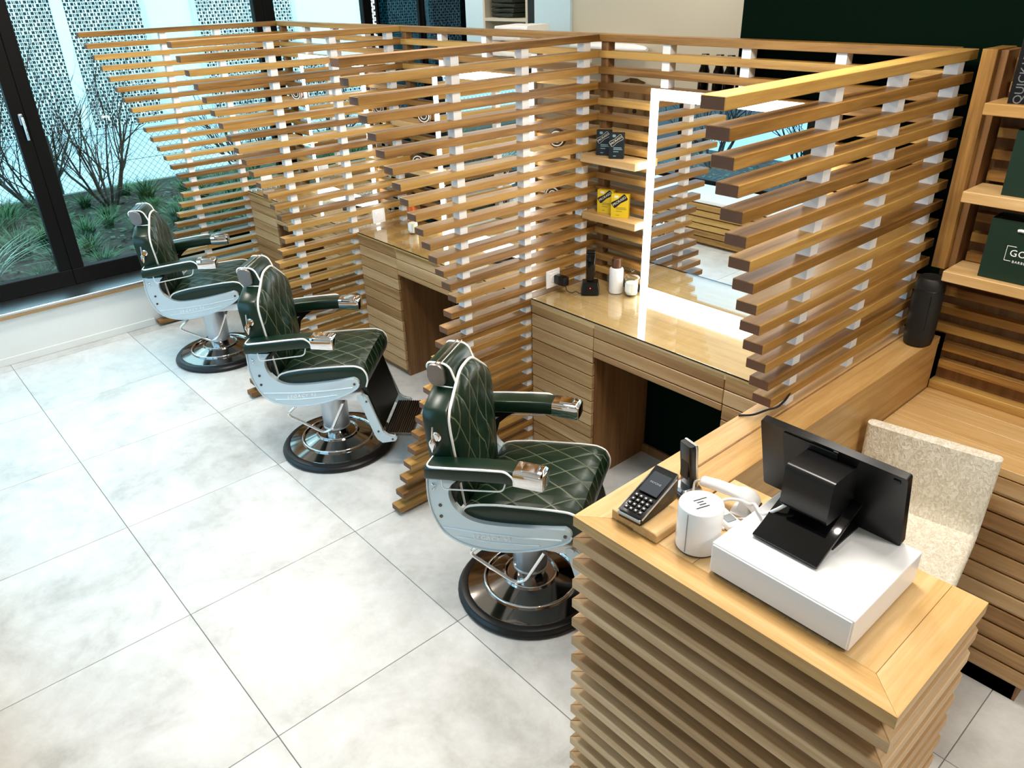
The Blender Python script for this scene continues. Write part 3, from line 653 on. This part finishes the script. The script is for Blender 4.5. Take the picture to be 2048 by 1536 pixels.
scr = bpy.data.objects.new('display', None); bpy.data.objects.remove(scr)
bm = bmesh.new(); loft(bm, [[(a, d, b) for a, b in rrect(.172, .108, .006, 2)] for d in (0, .004, .016, .020)]); dsp = obj('display', bm, 'black_plastic', t, True, 40)
dsp.matrix_basis = Matrix.Translation((-.007, .040, .104)) @ Matrix.Rotation(math.radians(16), 4, 'X')
for nm, a in (('display_back', (-.112, .02, -.004, .0, -.09, .1)), ('port_cover', (.142, .158, -.003, .0, .088, .096)), ('latch', (.01, .022, -.004, .0, .1, .106))): B(nm, *a, 'black_matte', dsp, .001)
B('screen_panel', -.165, .165, .0195, .021, -.101, .101, 'black_gloss', dsp)
text('stand_mark', 'hp', .04, 'black_matte', t, frame((0, -.082, .0375), (1, 0, 0), (0, math.cos(.4416), math.sin(.4416))), .0002)
t = thing('screen_cable', 'white cable arching from the till stand across the white box', 'cable', (0, 0, 0))
T('cord', [(5.298, .862, ZB+.098), (5.288, .845, ZB+.082), (5.268, .828, ZB+.058), (5.24, .825, ZB+.028), (5.22, .838, ZB+.010), (5.188, .862, ZB+.012), (5.165, .885, ZD+.07), (5.13, .90, ZD+.06), (5.1, .885, ZD+.055), (5.09, .86, ZD+.05)], .0042, 'cable_white', t, 8, .03)
T('connector', [(5.300, .866, ZB+.101), (5.293, .854, ZB+.091)], .0055, 'grey_line', t, 8)
T('cord', [(5.165, .8, ZD+.012), (5.2-.03, .86, ZD+.02), (5.178, .90, ZD+.03), (5.15, .905, ZD+.01), (5.11, .87, ZD+.006)], .003, 'cable_white', t, 8, .02)
t = thing('receipt_printer', 'white cylindrical receipt printer with slanted bar logo on top', 'printer', (5.117, .745, ZD+.0005))
bm = bmesh.new(); lathe(bm, [(.05, .0), (.053, .003), (.053, .004)], 40); obj('printer_foot', bm, 'black_matte', t, True)
bm = bmesh.new(); lathe(bm, [(.053, .004), (.0535, .006), (.0535, .118), (.052, .1215), (.049, .122), (.001, .122)], 48); obj('printer_body', bm, 'white_gloss', t, True)
a = math.radians(-62); B('paper_slot', -.0008, .0008, -.0012, .0012, .008, .117, 'grey_line', t).location = (.0534*math.cos(a-.45), .0534*math.sin(a-.45), .0625)
for i, (dx, y0, y1) in enumerate(((-.012, -.006, .022), (-.004, -.006, .008), (.004, -.008, .006), (.012, -.022, .006))):
    bm = bmesh.new(); sh = .35; prism(bm, [(dx-.0016+y0*sh, y0), (dx+.0016+y0*sh, y0), (dx+.0016+y1*sh, y1), (dx-.0016+y1*sh, y1)], lambda p, q2, d: (p*1.25, q2*1.25, d), .1218, .1224); obj('logo_bar', bm, 'ink', t)
t = thing('terminal_holder', 'small wooden block with rounded edge under the card terminal', 'holder', (4.905, .672, ZD+.0005))
bm = bmesh.new(); prism(bm, [(0, 0), (.145, 0), (.145, .022), (.138, .028), (.0, .028)], lambda p, q2, d: (p, d, q2), 0, .112); bmesh.ops.bevel(bm, geom=list(bm.edges), offset=.002, segments=1, affect='EDGES'); o = obj('block', bm, 'board_y', t)
B('block_foot', .02, .07, -.002, .0, 0, .005, 'panel_wood', t)
t = thing('card_terminal', 'black card payment terminal with keypad resting on the wooden block', 'card terminal', (4.968, .668, ZD+.030), math.radians(4))
bm = bmesh.new(); R = []
for y, zb2, zt2, hw in ((-.004, .0, .018, .031), (.0, 0, .021, .034), (.06, 0, .034, .036), (.13, 0, .062, .036), (.152, .0, .074, .035), (.156, .0, .072, .033)):
    R.append([(-hw, y, zb2), (hw, y, zb2), (hw+.001, y, (zb2+zt2)*.5), (hw, y, zt2-.003), (hw-.003, y, zt2), (-hw+.003, y, zt2), (-hw, y, zt2-.003), (-hw-.001, y, (zb2+zt2)*.5)])
loft(bm, R); ct = obj('terminal_body', bm, 'black_plastic', t, True, 40)
sl = math.atan2(.041, .13)
fm = Matrix.Translation((0, 0, .0215)) @ Matrix.Rotation(sl, 4, 'X')
def onface(name, x0, x1, y0, y1, d0, d1, m, bev=.0006):
    o = B(name, x0, x1, y0, y1, d0, d1, m, t, bev); o.matrix_basis = fm @ o.matrix_basis; return o
onface('terminal_screen', -.027, .027, .073, .148, -.002, .0012, 'screen_dark'); onface('brand_mark', -.012, .012, .153, .158, -.002, .0012, 'key_white')
for r in range(4):
    for cc in range(4):
        mm2 = 'key_white'
        onface('key', -.0265+cc*.0142, -.0265+cc*.0142+.0105, .008+r*.0148, .008+r*.0148+.0105, -.002, .0022, 'black_matte')
        onface('key_mark', -.0235+cc*.0142, -.0235+cc*.0142+.0045, .0115+r*.0148, .0115+r*.0148+.0035, .0021, .0026, mm2, 0)
for x in (-.0355, .0355): T('edge_trim', [fm @ Vector((x, -.002, -.005)), fm @ Vector((x, .15, -.004))], .0022, 'chrome', t, 6)
T('edge_trim', [(-.033, -.003, .012), (.033, -.003, .012)], .005, 'steel', t, 8)
text('screen_text', 'PAYONE', .0085, 'grey_line', t, fm @ frame((0, .11, .0014), (1, 0, 0), (0, 1, 0)), .0001)
T('card_latch', [(-.036, .075, .02), (-.044, .075, .02)], .004, 'black_plastic', t, 8)
t = thing('phone_handset', 'cordless phone with black back standing in a silver cradle', 'phone', (4.962, .905, ZD+.0005), math.radians(-14))
bm = bmesh.new(); loft(bm, [[(a*s, b*s, z) for a, b in rrect(.031, .036, .012, 3)] for z, s in ((0, .98), (.006, 1), (.014, .92), (.02, .75))]); obj('cradle', bm, 'steel', t, True, 40)
T('cradle_rim', [(-.03, -.036, .008), (.03, -.036, .008)], .007, 'black_plastic', t, 8)
bm = bmesh.new(); loft(bm, [[(a*s, b*s+o, z) for a, b in rrect(.0235, .0105, .006, 3)] for z, s, o in ((.012, .9, .008), (.02, 1, .008), (.1, 1.0, -.002), (.142, 1.02, -.006), (.15, .92, -.007))]); obj('handset', bm, 'black_plastic', t, True, 40)
bm = bmesh.new(); loft(bm, [[(a*s, b*.35*s+o+.010, z) for a, b in rrect(.0242, .0115, .004, 3)] for z, s, o in ((.012, .9, .008), (.02, 1, .008), (.1, 1.0, -.002), (.143, 1.02, -.006), (.1515, .95, -.007))]); obj('handset_front', bm, 'steel', t, True, 40)
B('battery_cover', -.016, .016, -.0125, -.009, .045, .1, 'black_matte', t, .002)
t = thing('barcode_scanner', 'white handheld barcode scanner lying in its stand on the desk', 'scanner', (5.078, .925, ZD+.0005), math.radians(14))
bm = bmesh.new(); R = []
for x, z, ry, rz2 in ((-.075, .052, .012, .010), (-.07, .053, .0155, .013), (-.03, .054, .0165, .015), (.02, .052, .019, .014), (.04, .052, .026, .018), (.06, .045, .03, .021), (.075, .03, .03, .018), (.08, .022, .027, .013)):
    R.append([(x, ry*math.cos(q), z+rz2*math.sin(q)) for q in [2*PI*i/14 for i in range(14)]])
loft(bm, R); obj('scanner_body', bm, 'white_gloss', t, True, 60)
bm = bmesh.new(); prism(bm, rrect(.022, .008, .004), lambda a, b, d: (.077+d, a, .022+b), -.002, .006); obj('scanner_window', bm, 'black_gloss', t)
bm = bmesh.new(); loft(bm, [[(.045+a*s, b*s, z) for a, b in rrect(.03, .028, .01, 3)] for z, s in ((0, 1), (.004, 1), (.008, .55), (.036, .42))]); obj('scanner_stand', bm, 'white_plastic', t, True, 50)
T('scanner_cord', [(-.075, 0, .052), (-.092, 0, .045), (-.09, -.012, .015), (-.06, -.04, .006), (-.02, -.07, .005), (.03, -.1, .005)], .0032, 'cable_white', t, 8, .02)
t = thing('power_strip', 'white power strip lying between scanner and receipt printer', 'power strip', (5.1, .872, ZD+.0005), math.radians(-18))
B('strip_body', -.055, .055, -.02, .02, 0, .018, 'white_plastic', t, .003, 2)
for x in (-.03, .025): B('strip_socket', x-.014, x+.014, -.014, .014, .017, .0195, 'grey_line', t, .002)
t = thing('desk_speaker', 'tall black cylinder speaker standing at the wall end of the desk ledge', 'speaker', (4.982, 2.262, ZD+.0005))
bm = bmesh.new(); lathe(bm, [(.04, 0), (.047, .006), (.05, .03), (.051, .13), (.049, .225), (.045, .252), (.04, .257), (.03, .252), (.001, .252)], 36); obj('speaker_body', bm, 'black_matte', t, True, 50)
T('seam', [(.0505*math.cos(-1.0), .0505*math.sin(-1.0), .07), (.0505*math.cos(-1.0), .0505*math.sin(-1.0), .2)], .0015, 'black_plastic', t, 6)
bm = bmesh.new(); tube(bm, [(.0498*math.cos(2*PI*i/36), .0498*math.sin(2*PI*i/36), .215) for i in range(36)], .0012, 6, True); obj('cap_seam', bm, 'black_plastic', t, True)
t = thing('black_cord', 'black cord running out below the nearest slat partition onto the ledge', 'cord', (0, 0, 0))
T('cord', [(4.835, 1.34, ZD+.004), (4.87, 1.365, ZD+.008), (4.90, 1.39, ZD+.03), (4.918, 1.42, ZD+.034), (4.918, 1.47, ZD+.045), (4.9, 1.53, ZD+.055)], .0035, 'cable_black', t, 8, .03)

# ------------------------------------------------------------------ low cabinet, wall slats and shelves behind the desk
CY = 1.985; CX1 = 5.69
t = thing('low_cabinet', 'low wooden cabinet with slatted front against the wall behind the desk', 'cabinet', (LX1, CY, 0))
W = CX1-LX1
for i in range(4): B('top_board', .002, W+.6, .105*i+.001, .105*(i+1)-.0005 if i < 3 else .42, ZC-.03, ZC, 'board_x', t, .001)
B('cabinet_body', .002, W-.02, .03, .40, .0, ZC-.031, 'panel_wood', t)
z = ZC-.032
k = 0
while z > .1:
    z0 = z-PT+.003
    for a, b in ((.004, W-.004),):
        bm = bmesh.new(); prism(bm, [(0, 0), (.014, 0), (.02, .012), (.02, PT-.006), (0, PT-.006)], lambda p, q2, d: (d, .02-p, q2), -(b-a)/2, (b-a)/2)
        o = obj('front_board', bm, 'pale_x', t); o.location = ((a+b)/2, .0, z0)
    z -= PT; k += 1
B('plinth', .01, W-.03, .03, .05, 0, .09, 'grout', t)
for i in range(3): pass
t = thing('shelf_unit', 'wooden wall shelf unit with slatted back behind the desk', 'shelf unit', (4.955, 2.462, 0))
def U(name, x0, x1, y0, y1, z0, z1, m, bev=.001): return B(name, x0-4.955, x1-4.955, y0-2.462, y1-2.462, z0, z1, m, t, bev)
U('side_panel', 4.955, 5.0, 2.30, 2.46, ZD+.28, H+.008, 'wood_z'); U('side_panel', 5.0, 5.022, 2.33, 2.46, ZD+.28, H+.004, 'panel_wood')
U('back_board', 5.022, 6.6, 2.42, 2.461, ZC, H-.0, 'panel_wood', 0)
for k in range(1, 17):
    z1 = zt(k)-.02
    if z1-SH > ZC: U('back_slat', 5.032 if z1 > ZD+.27 or z1 < ZD+.002 else 4.958, 6.6, 2.385, 2.419, z1-SH, z1, 'wood_x')
U('back_board', 4.958, 5.0215, 2.42, 2.461, ZD+.001, ZD+.279, 'panel_wood', 0)
U('back_slat', 5.02, 6.6, 2.375, 2.419, ZC+.001, ZC+.034, 'wood_x')
for z in (1.952, 1.678, 1.404): U('shelf', 5.024, 6.6, 2.222, 2.384, z-.036, z, 'board_x', .002)
SHZ = (1.952, 1.678, 1.404)
def paper_bag(x, y, z, wd, ht, dp, label, logo):
    t = thing('paper_bag', label, 'paper bag', (x, y, z+.0005), 0, 'dark green paper bags on the wall shelves')
    bm = bmesh.new(); loft(bm, [[(0, 0, 0), (wd, 0, 0), (wd, dp, 0), (0, dp, 0)], [(0, 0, ht), (wd, 0, ht), (wd, dp, ht), (0, dp, ht)]], cap=False); bm.faces.new([v for v in bm.verts if v.co.z < .001]); obj('bag_body', bm, 'bag_green', t)
    B('bag_inside', .002, wd-.002, .002, dp-.002, ht-.012, ht-.01, 'black_matte', t)
    T('handle_tie', [(wd*.32, -.002, ht*.86), (wd*.36, -.004, ht*.87), (wd*.5, -.004, ht*.835), (wd*.64, -.004, ht*.87), (wd*.68, -.002, ht*.86)], .005, 'white_pipe', t, 6, .02)
    if logo:
        lw, lz, lh = wd-.13, ht*.475, .048
        for a, b in (((.065, lz+lh/2), (.092, lz+lh/2)), ((.065, lz-lh/2), (.085, lz-lh/2))): T('logo_line', [(a[0], -.0008, a[1]), (b[0], -.0008, b[1])], .0009, 'white_pipe', t, 4)
        T('logo_line', [(.065, -.0008, lz-lh/2), (.065, -.0008, lz+lh/2)], .0009, 'white_pipe', t, 4)
        text('logo_text', 'GO', .031, 'white_gloss', t, frame((.076, -.0008, lz+.002), (1, 0, 0), (0, 0, 1)), .0003, 'LEFT', space=1.1)
        text('logo_text', 'BARBER', .0115, 'white_gloss', t, frame((.089, -.0008, lz-lh/2-.001), (1, 0, 0), (0, 0, 1)), .0003, 'LEFT', space=1.25)
    return t
paper_bag(5.123, 2.25, SHZ[2], .26, .2, .09, 'dark green paper bag with white lettering on the lowest wall shelf', True)
paper_bag(5.128, 2.25, SHZ[1], .24, .2, .09, 'plain dark green paper bag on the middle wall shelf', False)
t = thing('product_carton', 'tall black carton with vertical silver lettering on the top wall shelf', 'carton', (5.079, 2.245, SHZ[0]+.0005), math.radians(8))
B('carton', 0, .075, 0, .06, 0, .235, 'black_plastic', t, .001)
text('lettering', 'QUICK15', .034, 'steel', t, frame((.026, -.0008, .07), (0, 0, 1), (-1, 0, 0)), .0003, 'CENTER')
text('lettering', 'TINTED', .013, 'dark_steel', t, frame((.05, -.0008, .06), (0, 0, 1), (-1, 0, 0)), .0003, 'CENTER')
text('lettering', 'S', .05, 'white_gloss', t, frame((.038, -.0008, .2), (0, 0, 1), (-1, 0, 0)), .0003, 'CENTER')

# ------------------------------------------------------------------ cream chair behind the desk
t = thing('upholstered_chair', 'cream textured upholstered chair pushed between desk and low cabinet', 'chair', (5.262, 1.70, -.028), math.radians(9))
prof = []
def shellrings(pts, th, hw, taper):
    """side profile strip (y,z) thickened, swept across x with rounded borders"""
    P = [Vector((0, a, b)) for a, b in pts]; up = []; dn = []
    for i, p in enumerate(P):
        d = (P[min(i+1, len(P)-1)]-P[max(i-1, 0)]).normalized(); nrm = Vector((0, -d.z, d.y)); up.append(p+nrm*th/2); dn.append(p-nrm*th/2)
    loop = up+dn[::-1]; c = sum(loop, Vector())/len(loop)
    mids = [(p+q2)/2 for p, q2 in zip(up, dn)]; mid = mids+mids[::-1]
    rings = []
    for x, k in ((-hw, .35), (-hw+.006, .8), (-hw+.016, 1), (0, 1.05), (hw-.016, 1), (hw-.006, .8), (hw, .35)):
        rings.append([(x*(1+taper*(l.z-.7)), m2.y+(l.y-m2.y)*k, m2.z+(l.z-m2.z)*k) for l, m2 in zip(loop, mid)])
    return rings
seatp = smoothpath([(0, -.235, .60), (0, -.225, .672), (0, .0, .672), (0, .165, .682)], .08, 5)
backp = smoothpath([(0, .16, .672), (0, .178, .74), (0, .165, .86), (0, .165, 1.0)], .05, 5)
bm = bmesh.new(); loft(bm, shellrings([(p.y, p.z) for p in seatp][::-1], .055, .198, 0)); obj('seat', bm, 'cream_fabric', t, True, 50)
bm = bmesh.new(); loft(bm, shellrings([(p.y, p.z) for p in backp], .045, .198, .05)); obj('backrest', bm, 'cream_fabric', t, True, 50)
for sx in (-.16, .16):
    for sy in (-.18, .13): T('leg', [(sx, sy, .64), (sx*1.1, sy*1.12, .028)], [.016, .011], 'dark_steel', t, 10)

# ------------------------------------------------------------------ back room things
def towel(x, y, z, sx, sy, h, m, label, group, rz=0, seed=0):
    r = random.Random(seed); bm = bmesh.new()
    R = []
    for i in range(13):
        xx = -sx+2*sx*i/12; R.append([(xx, b*1.0+r.uniform(-.004, .004), h/2+c+r.uniform(-.002, .002)) for b, c in rrect(sy, h/2, h*.42, 3)])
    loft(bm, R); o = obj('folded_towel', bm, m, None, True, 60); o.location = (x, y, z); o.rotation_euler = (0, 0, rz); return tag(o, label, 'towel', group)
t = thing('towel_cabinet', 'open pale towel cabinet against the far wall', 'cabinet', (1.118, ROOM['y1'], 0))
for a in ((0, .022), (.46, .482)): B('side_panel', *a, 0.0, .42, 0, 2.6, 'beige', t)
for z in (.6, 1.1, 1.6, 2.06, 2.58): B('shelf', .022, .46, .0, .41, z, z+.02, 'beige', t)
B('dark_panel', .484, .57, .0, .41, 0, 2.6, 'black_matte', t)
for i in range(6): towel(1.30, ROOM['y1']+.15, 2.083+i*.0315, .12, .12, .0265, 'towel_dark', '%s dark folded towel of the stack on the towel cabinet shelf' % ('bottom', 'second lowest', 'third lowest', 'third highest', 'second highest', 'topmost')[i], 'dark towels in the cabinet', .05*(i % 3-1), i)
t = tag(B('side_counter', 1.55, 2.45, 2.75, 3.2, 1.86, 1.9, 'beige', None, .003), 'pale ledge carrying the white towels behind the screens', 'ledge')
st = thing('towel_ledge', 'pale ledge carrying the white towels behind the screens', 'ledge', (1.55, 2.75, 0))
t.parent = st; t.name = 'ledge_top'; t.location = Vector(t.location)-Vector((1.55, 2.75, 0))
for k2 in ('label', 'category'): del t[k2]
for a in ((0, .03), (.87, .9)): B('ledge_leg', *a, .02, .43, 0, 1.86, 'beige', st)
for i, (dx, dz) in enumerate(((0, 0), (.03, .045), (-.02, .09), (.05, .136))):
    towel(2.02+dx, 2.97, 1.903+dz, .19-.025*i, .14, .038, 'towel_white', '%s crumpled white towel in the pile behind the screens' % ('bottom', 'second lowest', 'second highest', 'topmost')[i], 'white towels in the pile', .1*i, 40+i)
t = thing('hanging_cape', 'tan leather cape with brass button hanging behind the nearest screen', 'cape', (2.62, 3.42, 1.25))
bm = bmesh.new(); R = []
for i in range(9):
    z = .0+.52*i/8; R.append([(-.42+.84*j/40, -.03-.022*math.sin(j*.9+.4*i)-.012*math.sin(j*2.3), z-(.12*abs(j-20)/20 if i == 8 else 0)) for j in range(41)])
loft(bm, R, closed=False); bmesh.ops.solidify(bm, geom=list(bm.faces), thickness=.006); obj('cape_cloth', bm, 'tan_leather', t, True, 70)
bm = bmesh.new(); lathe(bm, [(.014, 0), (.014, .006), (.006, .008)], 14); o = obj('button', bm, 'dark_steel', t, True); o.matrix_basis = Matrix.Translation((.05, -.06, .33)) @ Matrix.Rotation(PI/2, 4, 'X')
t = thing('wall_lamp', 'long white rounded wall lamp above the hanging cape', 'wall lamp', (2.5, 3.45, 1.93))
bm = bmesh.new(); loft(bm, [[(x, -.05+.045*s*math.cos(q), .03*s*math.sin(q)) for q in [2*PI*i/14 for i in range(14)]] for x, s in ((-.42, .5), (-.4, .9), (-.3, 1), (.1, .95), (.18, .7), (.21, .3))]); obj('shade', bm, 'white_plastic', t, True, 60); B('bracket', -.05, .0, -.02, 0, -.02, .02, 'white_plastic', t)
# ledge with dark bottles behind the nearest screen
t = thing('bottle_ledge', 'narrow dark ledge fixed behind the nearest screen', 'ledge', (3.72, 2.449, 1.80)); B('board', 0, .5, .0, .012, 0, .02, 'panel_wood', t)
bpy.data.objects.remove(t.children[0]); bpy.data.objects.remove(t)
t = thing('bottle_ledge', 'narrow wooden ledge behind the nearest screen carrying dark bottles', 'ledge', (3.40, 2.60, 0)); B('board', 0, .56, 0, .16, 1.78, 1.80, 'panel_wood', t)
for a in (.0, .54): B('upright', a, a+.02, .02, .14, 0, 1.78, 'panel_wood', t)
for i, x in enumerate((3.66, 3.74, 3.80, 3.87)):
    t = thing('dark_bottle', '%s small black bottle with silver band on the ledge behind the nearest screen' % ('leftmost', 'second from left', 'third from left', 'rightmost')[i], 'bottle', (x, 2.66, 1.8005), 0, 'black bottles behind the screen')
    bm = bmesh.new(); lathe(bm, [(.022, 0), (.025, .004), (.025, .13), (.018, .15), (.018, .2), (.016, .203)], 20); obj('bottle_body', bm, 'black_gloss', t, True)
    bm = bmesh.new(); lathe(bm, [(.0187, .158), (.0187, .166)], 20); obj('band', bm, 'steel', t, True)

# bench by the window, seen in the mirror
t = thing('slatted_bench', 'long waiting bench with wooden slat front and white cushion under the front window', 'bench', (2.6, -1.12, 0))
B('cushion', -2.3, 2.3, -.28, .245, .405, .44, 'wall_white', t, .008, 2)
for i in range(6): B('front_slat', -2.3, 2.3, .215, .25, .03+.0625*i, .03+.0625*i+.052, 'wood_x', t, .002)
B('bench_body', -2.28, 2.28, -.28, .21, 0, .404, 'panel_wood', t)

# ------------------------------------------------------------------ outside
GZ = .30
yard = struct(B('ground_outside', -14, ROOM['x0']-.02, -14, 15, GZ-.3, GZ-.02, 'paving')); struct(B('ground_front', ROOM['x0']-.02, 12, -14, ROOM['y0']-.12, GZ-.3, GZ-.02, 'paving'))
struct(B('planting_bed_front', -.4, 9, -3.4, ROOM['y0']-.13, GZ-.02, GZ+.01, 'soil'))
tag_b = B('planting_bed', -3.55, -.50, -7, 8, GZ-.02, GZ+.01, 'soil'); struct(tag_b)
kb = struct(B('trim_3', -3.62, -3.55, -7, 8, GZ-.02, GZ+.07, 'kerb'))
fac = thing('perforated_facade', 'white facade of the building opposite with square perforations', 'building', (-8.6, 3.0, GZ-.02))
ys = [-6.0, -3.3, -.55, 2.86-0, 4.2, 5.85, 6.9, 9.2, 12.0]
panels = [(-9, -6.0), (-5.85, -3.0), (-2.85, -.05), (.10, 2.88), (3.06, 4.21), (5.10, 6.9), (8.5, 11.2), (11.35, 14)]
for a, b in panels: B('perforated_panel', -.02, .02, a-3, b-3, 0.0, 4.2, 'facade_grid', fac)
for a, b in ((-6.0, -5.85), (-3.0, -2.85), (-.05, .10), (2.88, 3.06), (11.2, 11.35)): B('facade_strip', -.03, .05, a-3, b-3, 0, 4.2, 'facade_white', fac, .01)
for a, b in ((4.21, 5.10), (6.9, 8.5)): B('plain_panel', -.08, -.02, a-3, b-3, 0, 4.2, 'facade_white', fac)
for a in (4.21, 5.05, 6.9, 8.42): B('facade_strip', -.06, .03, a-3, a-2.92, 0, 4.2, 'blue_white', fac)
fn = thing('chain_link_fence', 'low chain link fence behind the planting bed', 'fence', (-3.68, 2.0, GZ-.02))
bm = bmesh.new(); hgt = .62; sp = .075
y = -8.5-hgt
while y < 6.5:
    for s in (1, -1):
        y0, y1 = (y, y+hgt) if s > 0 else (y+hgt, y)
        d = .0016; P = [(0, y0, .02), (0, y1, .02+hgt)]
        rg = [[(p[0]+d*math.cos(q), p[1]+d*math.sin(q), p[2]+(d*math.sin(q)*-s)) for q in (0.5, 2.6, 4.7)] for p in P]; loft(bm, rg, cap=False)
    y += sp
o = obj('wire_mesh', bm, 'fence_wire', fn); o['kind'] = 'stuff'
for z in (.02, .33, .64): T('line_wire', [(0, -8.5, z), (0, 6.5, z)], .003, 'fence_wire', fn, 5)
for y in (-8, -5.5, -3.1, -.66, 1.9, 4.4, 6.4): T('fence_post', [(0.01, y, -.0), (.01, y, .7)], .022, 'fence_wire', fn, 8)
def shrub(x, y, h, seed, label, spread=.5):
    r = random.Random(seed); t = thing('bare_shrub', label, 'shrub', (x, y, GZ+.0), r.uniform(0, 6), 'shrubs in the planting bed')
    bm = bmesh.new()
    def grow(p, d, L, rad, lev):
        pts = [p]; dd = d.copy(); n = 4
        for i in range(n):
            dd = (dd+Vector((r.uniform(-1, 1), r.uniform(-1, 1), r.uniform(-.35, .7)))*.17).normalized(); pts.append(pts[-1]+dd*L/n)
        tube(bm, pts, [rad*(1-.6*i/n) for i in range(n+1)], 4 if lev < 2 else 3)
        if lev < 5:
            for _ in range(r.choice((2, 2, 3)) if lev else 3):
                i = r.randint(1, n); nd = (dd+Vector((r.uniform(-1, 1), r.uniform(-1, 1), r.uniform(-.25, .9)))*.75).normalized(); grow(pts[i], nd, L*r.uniform(.5, .8), rad*.52, lev+1)
    for i in range(9):
        a = 2*PI*i/9+r.uniform(-.3, .3); grow(Vector((.05*math.cos(a), .05*math.sin(a), 0)), Vector((spread*math.cos(a), spread*math.sin(a), 1)).normalized(), h*.5, .016, 0)
    obj('branches', bm, 'twig', t); return t
shrub(-2.95, 1.62, 1.75, 3, 'bare branching shrub outside beside the window mullion', .55); shrub(-3.05, 1.0, 1.7, 5, 'bare branching shrub outside just right of the window mullion', .5)
shrub(-3.0, .42, 1.55, 8, 'bare branching shrub outside at the left edge of the photo', .55); shrub(-2.8, 3.1, 1.2, 9, 'bare branching shrub outside behind the farthest partition')
shrub(.6, -2.6, 1.3, 12, 'bare branching shrub outside the front window, left one in the mirror'); shrub(1.9, -2.5, 1.3, 14, 'bare branching shrub outside the front window, right one in the mirror')
def tuft_mesh(name, m, n, h, spread, seed, wd=.006):
    r = random.Random(seed); bm = bmesh.new()
    for i in range(n):
        a = r.uniform(0, 2*PI); L = h*r.uniform(.6, 1.1); out = spread*r.uniform(.25, 1); px = r.uniform(-.05, .05); py = r.uniform(-.05, .05); pv = None
        tn = Vector((-math.sin(a), math.cos(a), 0)); K = 5
        for k in range(K+1):
            s = k/K; rr = out*s**1.5; zz = L*(s-.42*s*s*(out/spread)); c = Vector((px+rr*math.cos(a), py+rr*math.sin(a), zz)); ww = wd*(1-s*.92)
            cur = (bm.verts.new(c-tn*ww), bm.verts.new(c+tn*ww))
            if pv: bm.faces.new((pv[0], pv[1], cur[1], cur[0]))
            pv = cur
    me = bpy.data.meshes.new(name); bm.to_mesh(me); bm.free(); me.materials.append(M[m]); return me
TM = [tuft_mesh('grass_tuft', 'grass_green', 120, .36, .36, s, .008) for s in (1, 2, 3)]; TP = [tuft_mesh('grass_tuft', 'grass_pale', 90, .42, .38, s) for s in (4, 5)]
r = random.Random(21); cnt = 0
for x, y in [(-1.05, .12), (-1.0, -.62), (-1.75, -.2)]:
    o = link('grass_tuft', TP[cnt % 2], None); o.location = (x, y, GZ+.005); o.rotation_euler.z = r.uniform(0, 6); o.scale = (1.5, 1.5, r.uniform(1.2, 1.4)); cnt += 1
    tag(o, '%s pale grey green grass tuft outside the left window pane' % ('nearest and rightmost', 'leftmost', 'farthest')[cnt-1], 'grass', 'pale grass tufts outside')
pts = []
while len(pts) < 62:
    x, y = r.uniform(-3.4, -.75), r.uniform(-.6, 3.6)
    if y < .45 and x > -1.8: continue
    if all((x-a)**2+(y-b)**2 > .1 for a, b in pts): pts.append((x, y))
bm = bmesh.new()
for x, y in pts:
    s = r.uniform(.6, 1.05); n0 = len(bm.verts); bm.from_mesh(r.choice(TM)); bm.verts.ensure_lookup_table()
    bmesh.ops.transform(bm, matrix=Matrix.Translation((x, y, GZ+.005)) @ Matrix.Rotation(r.uniform(0, 6), 4, 'Z') @ Matrix.Diagonal((s, s, s*r.uniform(.7, 1.0), 1)), verts=bm.verts[n0:])
o = obj('meadow_grass', bm, 'grass_green', None); o['kind'] = 'stuff'; o['label'] = 'dense dark green grass filling the planting bed outside'; o['category'] = 'grass'
bm = bmesh.new()
for i in range(5200):
    x, y = (r.uniform(-3.5, -.6), r.uniform(-2.5, 5)) if i < 3800 else (r.uniform(-.3, 4), r.uniform(-3.3, -1.7)); a = r.uniform(0, 6); s = r.uniform(.015, .035); z = GZ+.012+r.uniform(0, .03); tl = r.uniform(-.4, .4)
    u = Vector((math.cos(a)*s, math.sin(a)*s, tl*s)); v2 = Vector((-math.sin(a)*s*.6, math.cos(a)*s*.6, r.uniform(-.3, .3)*s)); c = Vector((x, y, z))
    bm.faces.new([bm.verts.new(c+k) for k in (u, v2, -u, -v2)])
o = obj('ground_cover', bm, 'ivy', None); o['kind'] = 'stuff'; o['label'] = 'low leafy ground cover and fallen leaves in the planting bed'; o['category'] = 'ground cover'
